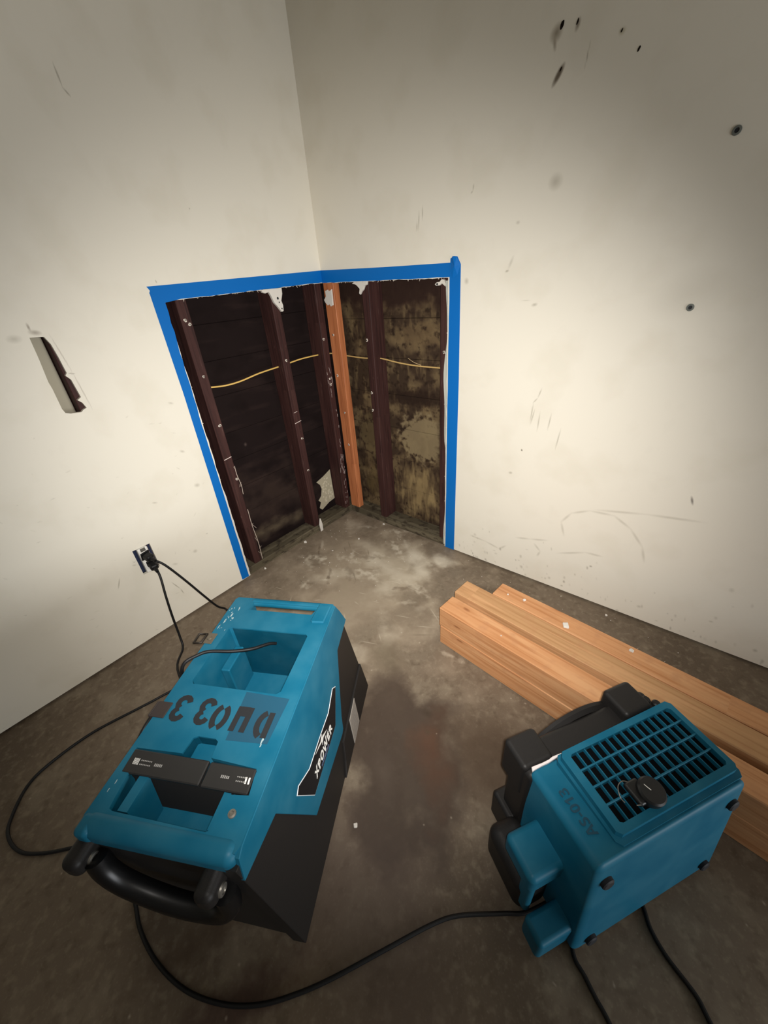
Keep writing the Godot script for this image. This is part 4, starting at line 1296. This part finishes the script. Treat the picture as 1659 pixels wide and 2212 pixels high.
	# marker on the strip beside the grille, read from the far side
	var tx := part_mesh("marker_text", letters("AS-013", 0.026, 0.2), mat(rgb(8, 62, 82), 0.7), o)
	tx.transform = Transform3D(Basis(Vector3(0, 0, -1), Vector3(-1, 0, 0), Vector3(0, 1, 0)), Q(0.036, 0.110, 0.3386))
	tx.rotate_object_local(Vector3(0, 1, 0), 0.06)
	# black back with the round intake and its corner blocks
	b = MB.new()
	b.rbox(Vector3(0.366, 0.306, 0.068), 0.012, 4, func(p): return p + Q(0.180, 0.222, 0.170))
	b.lathe([Vector2(0.150, 0.0), Vector2(0.158, 0.008), Vector2(0.158, 0.016), Vector2(0.14, 0.022), Vector2(0.0, 0.022)], Transform3D(Basis(Vector3(1, 0, 0), -PI / 2), Q(0.19, 0.254, 0.172)), 40)
	for s in [[0.031, 0.075, 0.276, 0.110], [0.296, 0.074, 0.300, 0.100], [0.020, 0.075, 0.06, 0.10], [0.306, 0.075, 0.06, 0.10]]:
		b.rbox(Vector3(s[1], s[3], 0.07), 0.010, 3, func(p): return p + Q(s[0], 0.240, s[2]))
	b.rbox(Vector3(0.080, 0.115, 0.13), 0.025, 4, func(p): return p + Q(-0.034, 0.150, 0.072))
	part("intake_cover", b, black_m, o)
	for s in [0.345, 0.358]:
		b = MB.new()
		b.lathe([Vector2(0.009, -0.01), Vector2(0.009, 0.008), Vector2(0.006, 0.011), Vector2(0.0, 0.011)], at(Q(s, 0.228 - (s - 0.345) * 1.2, 0.322)), 12)
		part("latch_stud", b, black_m, o)
	# strip of torn white tape in the seam
	b = MB.new()
	var q := PackedVector2Array([Vector2(0.006, 0.197)])
	q.append_array(ragged(Vector2(0.006, 0.197), Vector2(0.135, 0.202), 9, 0.0015))
	q.append_array(PackedVector2Array([Vector2(0.132, 0.2035)]))
	q.append_array(ragged(Vector2(0.13, 0.2035), Vector2(0.010, 0.2045), 9, 0.0015))
	b.prism(q, Q(0, 0, 0.334), Vector3(1, 0, 0), Vector3(0, 0, -1), 0.005, 0.0008)
	part("white_tape", b, mat(rgb(236, 226, 224), 0.8), o, "torn white tape in the seam")

# ---------------------------------------------------------------- cords
func plug(parent: Node3D, p: Vector3, dir: Vector3):
	var b := MB.new()
	var x := dir.normalized()
	var z := x.cross(Vector3.UP).normalized()
	var t := Transform3D(Basis(x, z.cross(x), z), p)
	b.rbox(Vector3(0.034, 0.026, 0.030), 0.009, 4, func(q): return t * q)
	b.lathe([Vector2(0.0, -0.001), Vector2(0.008, 0.0), Vector2(0.0055, 0.020), Vector2(0.0, 0.020)], t * Transform3D(Basis(Vector3(0, 0, 1), -PI / 2), Vector3(0.016, 0, 0)), 12)
	b.rbox(Vector3(0.006, 0.034, 0.034), 0.0025, 2, func(q): return t * (q + Vector3(-0.016, 0, 0)))
	part("plug", b, cord_m, parent)

func cords():
	var r := 0.0042
	var at3 := func(a: Array, y: float) -> Array:
		var out := []
		for i in range(0, a.size(), 2): out.append(Vector3(a[i], y, a[i + 1]))
		return out
	# cord of the scrubber: socket, behind the dehumidifier, a loop at the left, under it and over to the scrubber
	var o := thing("power_cable", "black cord looping from the wall socket round the dehumidifier to the scrubber", "cord")
	var pts := [Vector3(0.050, 0.362, 1.098), Vector3(0.075, 0.335, 1.075), Vector3(0.10, 0.25, 1.04), Vector3(0.115, 0.14, 1.00), Vector3(0.112, 0.05, 0.965), Vector3(0.105, r, 0.935), Vector3(0.16, r, 0.95), Vector3(0.285, r, 1.06), Vector3(0.325, r, 1.2)]
	pts.append_array(at3.call([0.303, 1.315, 0.286, 1.379, 0.25, 1.511, 0.25, 1.626, 0.273, 1.689, 0.339, 1.739, 0.388, 1.753, 0.455, 1.740, 0.513, 1.698, 0.60, 1.61, 0.70, 1.575], r))
	pts.append_array(at3.call([0.799, 1.589, 0.857, 1.6, 0.936, 1.598, 1.02, 1.578, 1.096, 1.54, 1.155, 1.494, 1.202, 1.44, 1.245, 1.379, 1.302, 1.286, 1.358, 1.195, 1.398, 1.145, 1.471, 1.083, 1.51, 1.05, 1.55, 0.99], r))
	var b := MB.new()
	b.tube(spline(pts), r, 10)
	part("cable", b, cord_m, o)
	plug(o, Vector3(0.030, 0.371, 1.103), Vector3(1.0, -0.25, -0.25))
	# cord of the dehumidifier: socket, floor, up its left side and into the well on top
	o = thing("power_cable", "black cord from the wall socket over the dehumidifier's left rim into its top well", "cord")
	var T := Transform3D(Basis(Vector3(0.4885, 0, 0.8726), Vector3.UP, Vector3(-0.8726, 0, 0.4885)), Vector3(0.575, 0, 1.045))
	var tp := func(u: float, v: float, y: float) -> Vector3: return T * P(u, v, y)
	pts = [Vector3(0.048, 0.318, 1.100), Vector3(0.072, 0.29, 1.105), Vector3(0.10, 0.22, 1.122), Vector3(0.115, 0.13, 1.135), Vector3(0.13, 0.04, 1.145), Vector3(0.16, r, 1.16), Vector3(0.24, r, 1.22), tp.call(0.12, -0.22, r), tp.call(0.18, -0.14, 0.03), tp.call(0.24, -0.07, 0.16), tp.call(0.262, -0.035, 0.32), tp.call(0.262, -0.018, 0.40), tp.call(0.250, -0.008, DH + 0.012), tp.call(0.225, 0.012, DH + 0.013), tp.call(0.208, 0.035, DH + 0.010), tp.call(0.190, 0.085, DH - 0.004), tp.call(0.168, 0.125, DH - 0.016), tp.call(0.138, 0.155, DH - 0.028), tp.call(0.125, 0.168, DH - 0.040)]
	b = MB.new()
	b.tube(spline(pts), r, 10)
	part("cable", b, cord_m, o)
	plug(o, Vector3(0.028, 0.326, 1.1), Vector3(1.0, -0.35, 0.1))
	# the slack hanging along the left side
	o = thing("power_cable", "short run of black cord tucked under the strap on the dehumidifier's left side", "cord")
	b = MB.new()
	b.tube(spline([tp.call(0.30, -0.030, 0.36), tp.call(0.335, -0.022, 0.395), tp.call(0.37, -0.020, 0.402), tp.call(0.41, -0.022, 0.392), tp.call(0.45, -0.034, 0.35), tp.call(0.46, -0.06, 0.2), tp.call(0.46, -0.08, 0.02)]), r, 8)
	part("cable", b, cord_m, o)
	# two cords leaving the scrubber towards the viewer
	o = thing("power_cable", "black cord leaving the scrubber's near bottom corner towards the viewer", "cord")
	b = MB.new()
	b.tube(spline([Vector3(1.59, r, 1.02), Vector3(1.61, r, 1.053), Vector3(1.633, r, 1.066), Vector3(1.656, r, 1.081), Vector3(1.684, r, 1.097), Vector3(1.74, r, 1.14), Vector3(1.85, r, 1.3)]), r, 10)
	part("cable", b, cord_m, o)
	o = thing("power_cable", "black cord leaving the middle of the scrubber's front edge towards the viewer", "cord")
	b = MB.new()
	b.tube(spline([Vector3(1.68, r, 0.86), Vector3(1.704, r, 0.89), Vector3(1.721, r, 0.916), Vector3(1.752, r, 0.94), Vector3(1.80, r, 0.962), Vector3(1.822, r, 0.982), Vector3(1.9, r, 1.06), Vector3(2.1, r, 1.25)]), r, 10)
	part("cable", b, cord_m, o)

# ---------------------------------------------------------------- crumbs
func crumb(p: Vector3, s: float, label: String, group: String):
	var b := MB.new()
	var k := Vector3(rng.randf_range(0.7, 1.2), rng.randf_range(0.4, 0.7), rng.randf_range(0.6, 1.0)) * s
	var e := rng.randf_range(2.0, 5.0)
	b.rbox(k, min(k.y, min(k.x, k.z)) * 0.3, 1, func(q): return q * (1.0 + 0.15 * sin(q.x * e / s * 2.0 + q.z * 3.0 / s)))
	var o := part("plaster_crumb", b, gyp_m)
	o.position = p + Vector3(0, k.y * 0.5, 0)
	o.rotation.y = rng.randf() * TAU
	tag(o, label, "crumb", group)

func debris():
	var top := 0.1768
	var G := "plaster crumbs on the timbers"
	crumb(Vector3(1.193, top, 0.328), 0.011, "plaster crumb near the end of the shorter timber", G)
	crumb(Vector3(1.348, top, 0.366), 0.020, "flat plaster smear across the seam between two timbers", G)
	crumb(Vector3(1.539, top, 0.352), 0.013, "white round plaster crumb furthest along the shorter timber", G)
	crumb(Vector3(1.133, top, 0.331), 0.006, "tiny plaster crumb at the very end of the shorter timber", G)
	crumb(Vector3(1.196, top, 0.525), 0.005, "tiny plaster crumb on the front timber", G)
	G = "plaster crumbs on the floor"
	crumb(Vector3(1.107, 0, 1.164), 0.011, "white plaster crumb on the floor right of the dehumidifier", G)
	crumb(Vector3(1.43, 0, 0.040), 0.010, "white plaster crumb on the floor at the foot of the right wall", G)
	crumb(Vector3(0.234, 0, 0.196), 0.010, "white plaster crumb on the floor in front of the corner studs", G)
	crumb(Vector3(0.255, 0, 0.004), 0.013, "white plaster crumb at the foot of the stud before the mouldy boards", G)
	crumb(Vector3(0.188, 0, 0.354), 0.008, "small plaster crumb on the floor before the second dark stud", G)
	crumb(Vector3(0.004, 0, 0.385), 0.016, "grey plaster lump against the left bottom plate", G)
	crumb(Vector3(0.010, 0, 0.655), 0.012, "white lump at the foot of the leftmost stud", G)
	var b := MB.new()
	b.prism(poly([-0.262, 0.004, -0.246, 0.006, -0.244, 0.045, -0.25, 0.085, -0.256, 0.088, -0.266, 0.05]), Vector3(0.004, 0, 0), Vector3(0, 0, -1), Vector3(0, 1, 0), 0.004, 0.001)
	tag(part("drywall_chip", b, gyp_m), "upright white drywall chip leaning on the left bottom plate", "drywall")
	# fine crumbs nobody could count
	b = MB.new()
	for i in 90:
		var x := rng.randf_range(0.02, 0.7) if i < 60 else rng.randf_range(0.8, 1.7)
		var z := rng.randf_range(0.02, 0.62) if i < 60 else rng.randf_range(0.03, 0.2)
		if x > 0.45 and z > 0.45: continue
		var s := rng.randf_range(0.001, 0.0028)
		b.cbox(Vector3(s * 1.4, s, s), s * 0.25, at(Vector3(x, s * 0.5, z), Basis(Vector3.UP, rng.randf() * 3.0)))
	var o := part("plaster_grit", b, gyp_m)
	o.set_meta("kind", "stuff")
	tag(o, "scattered fine plaster grit on the floor of the corner", "grit")
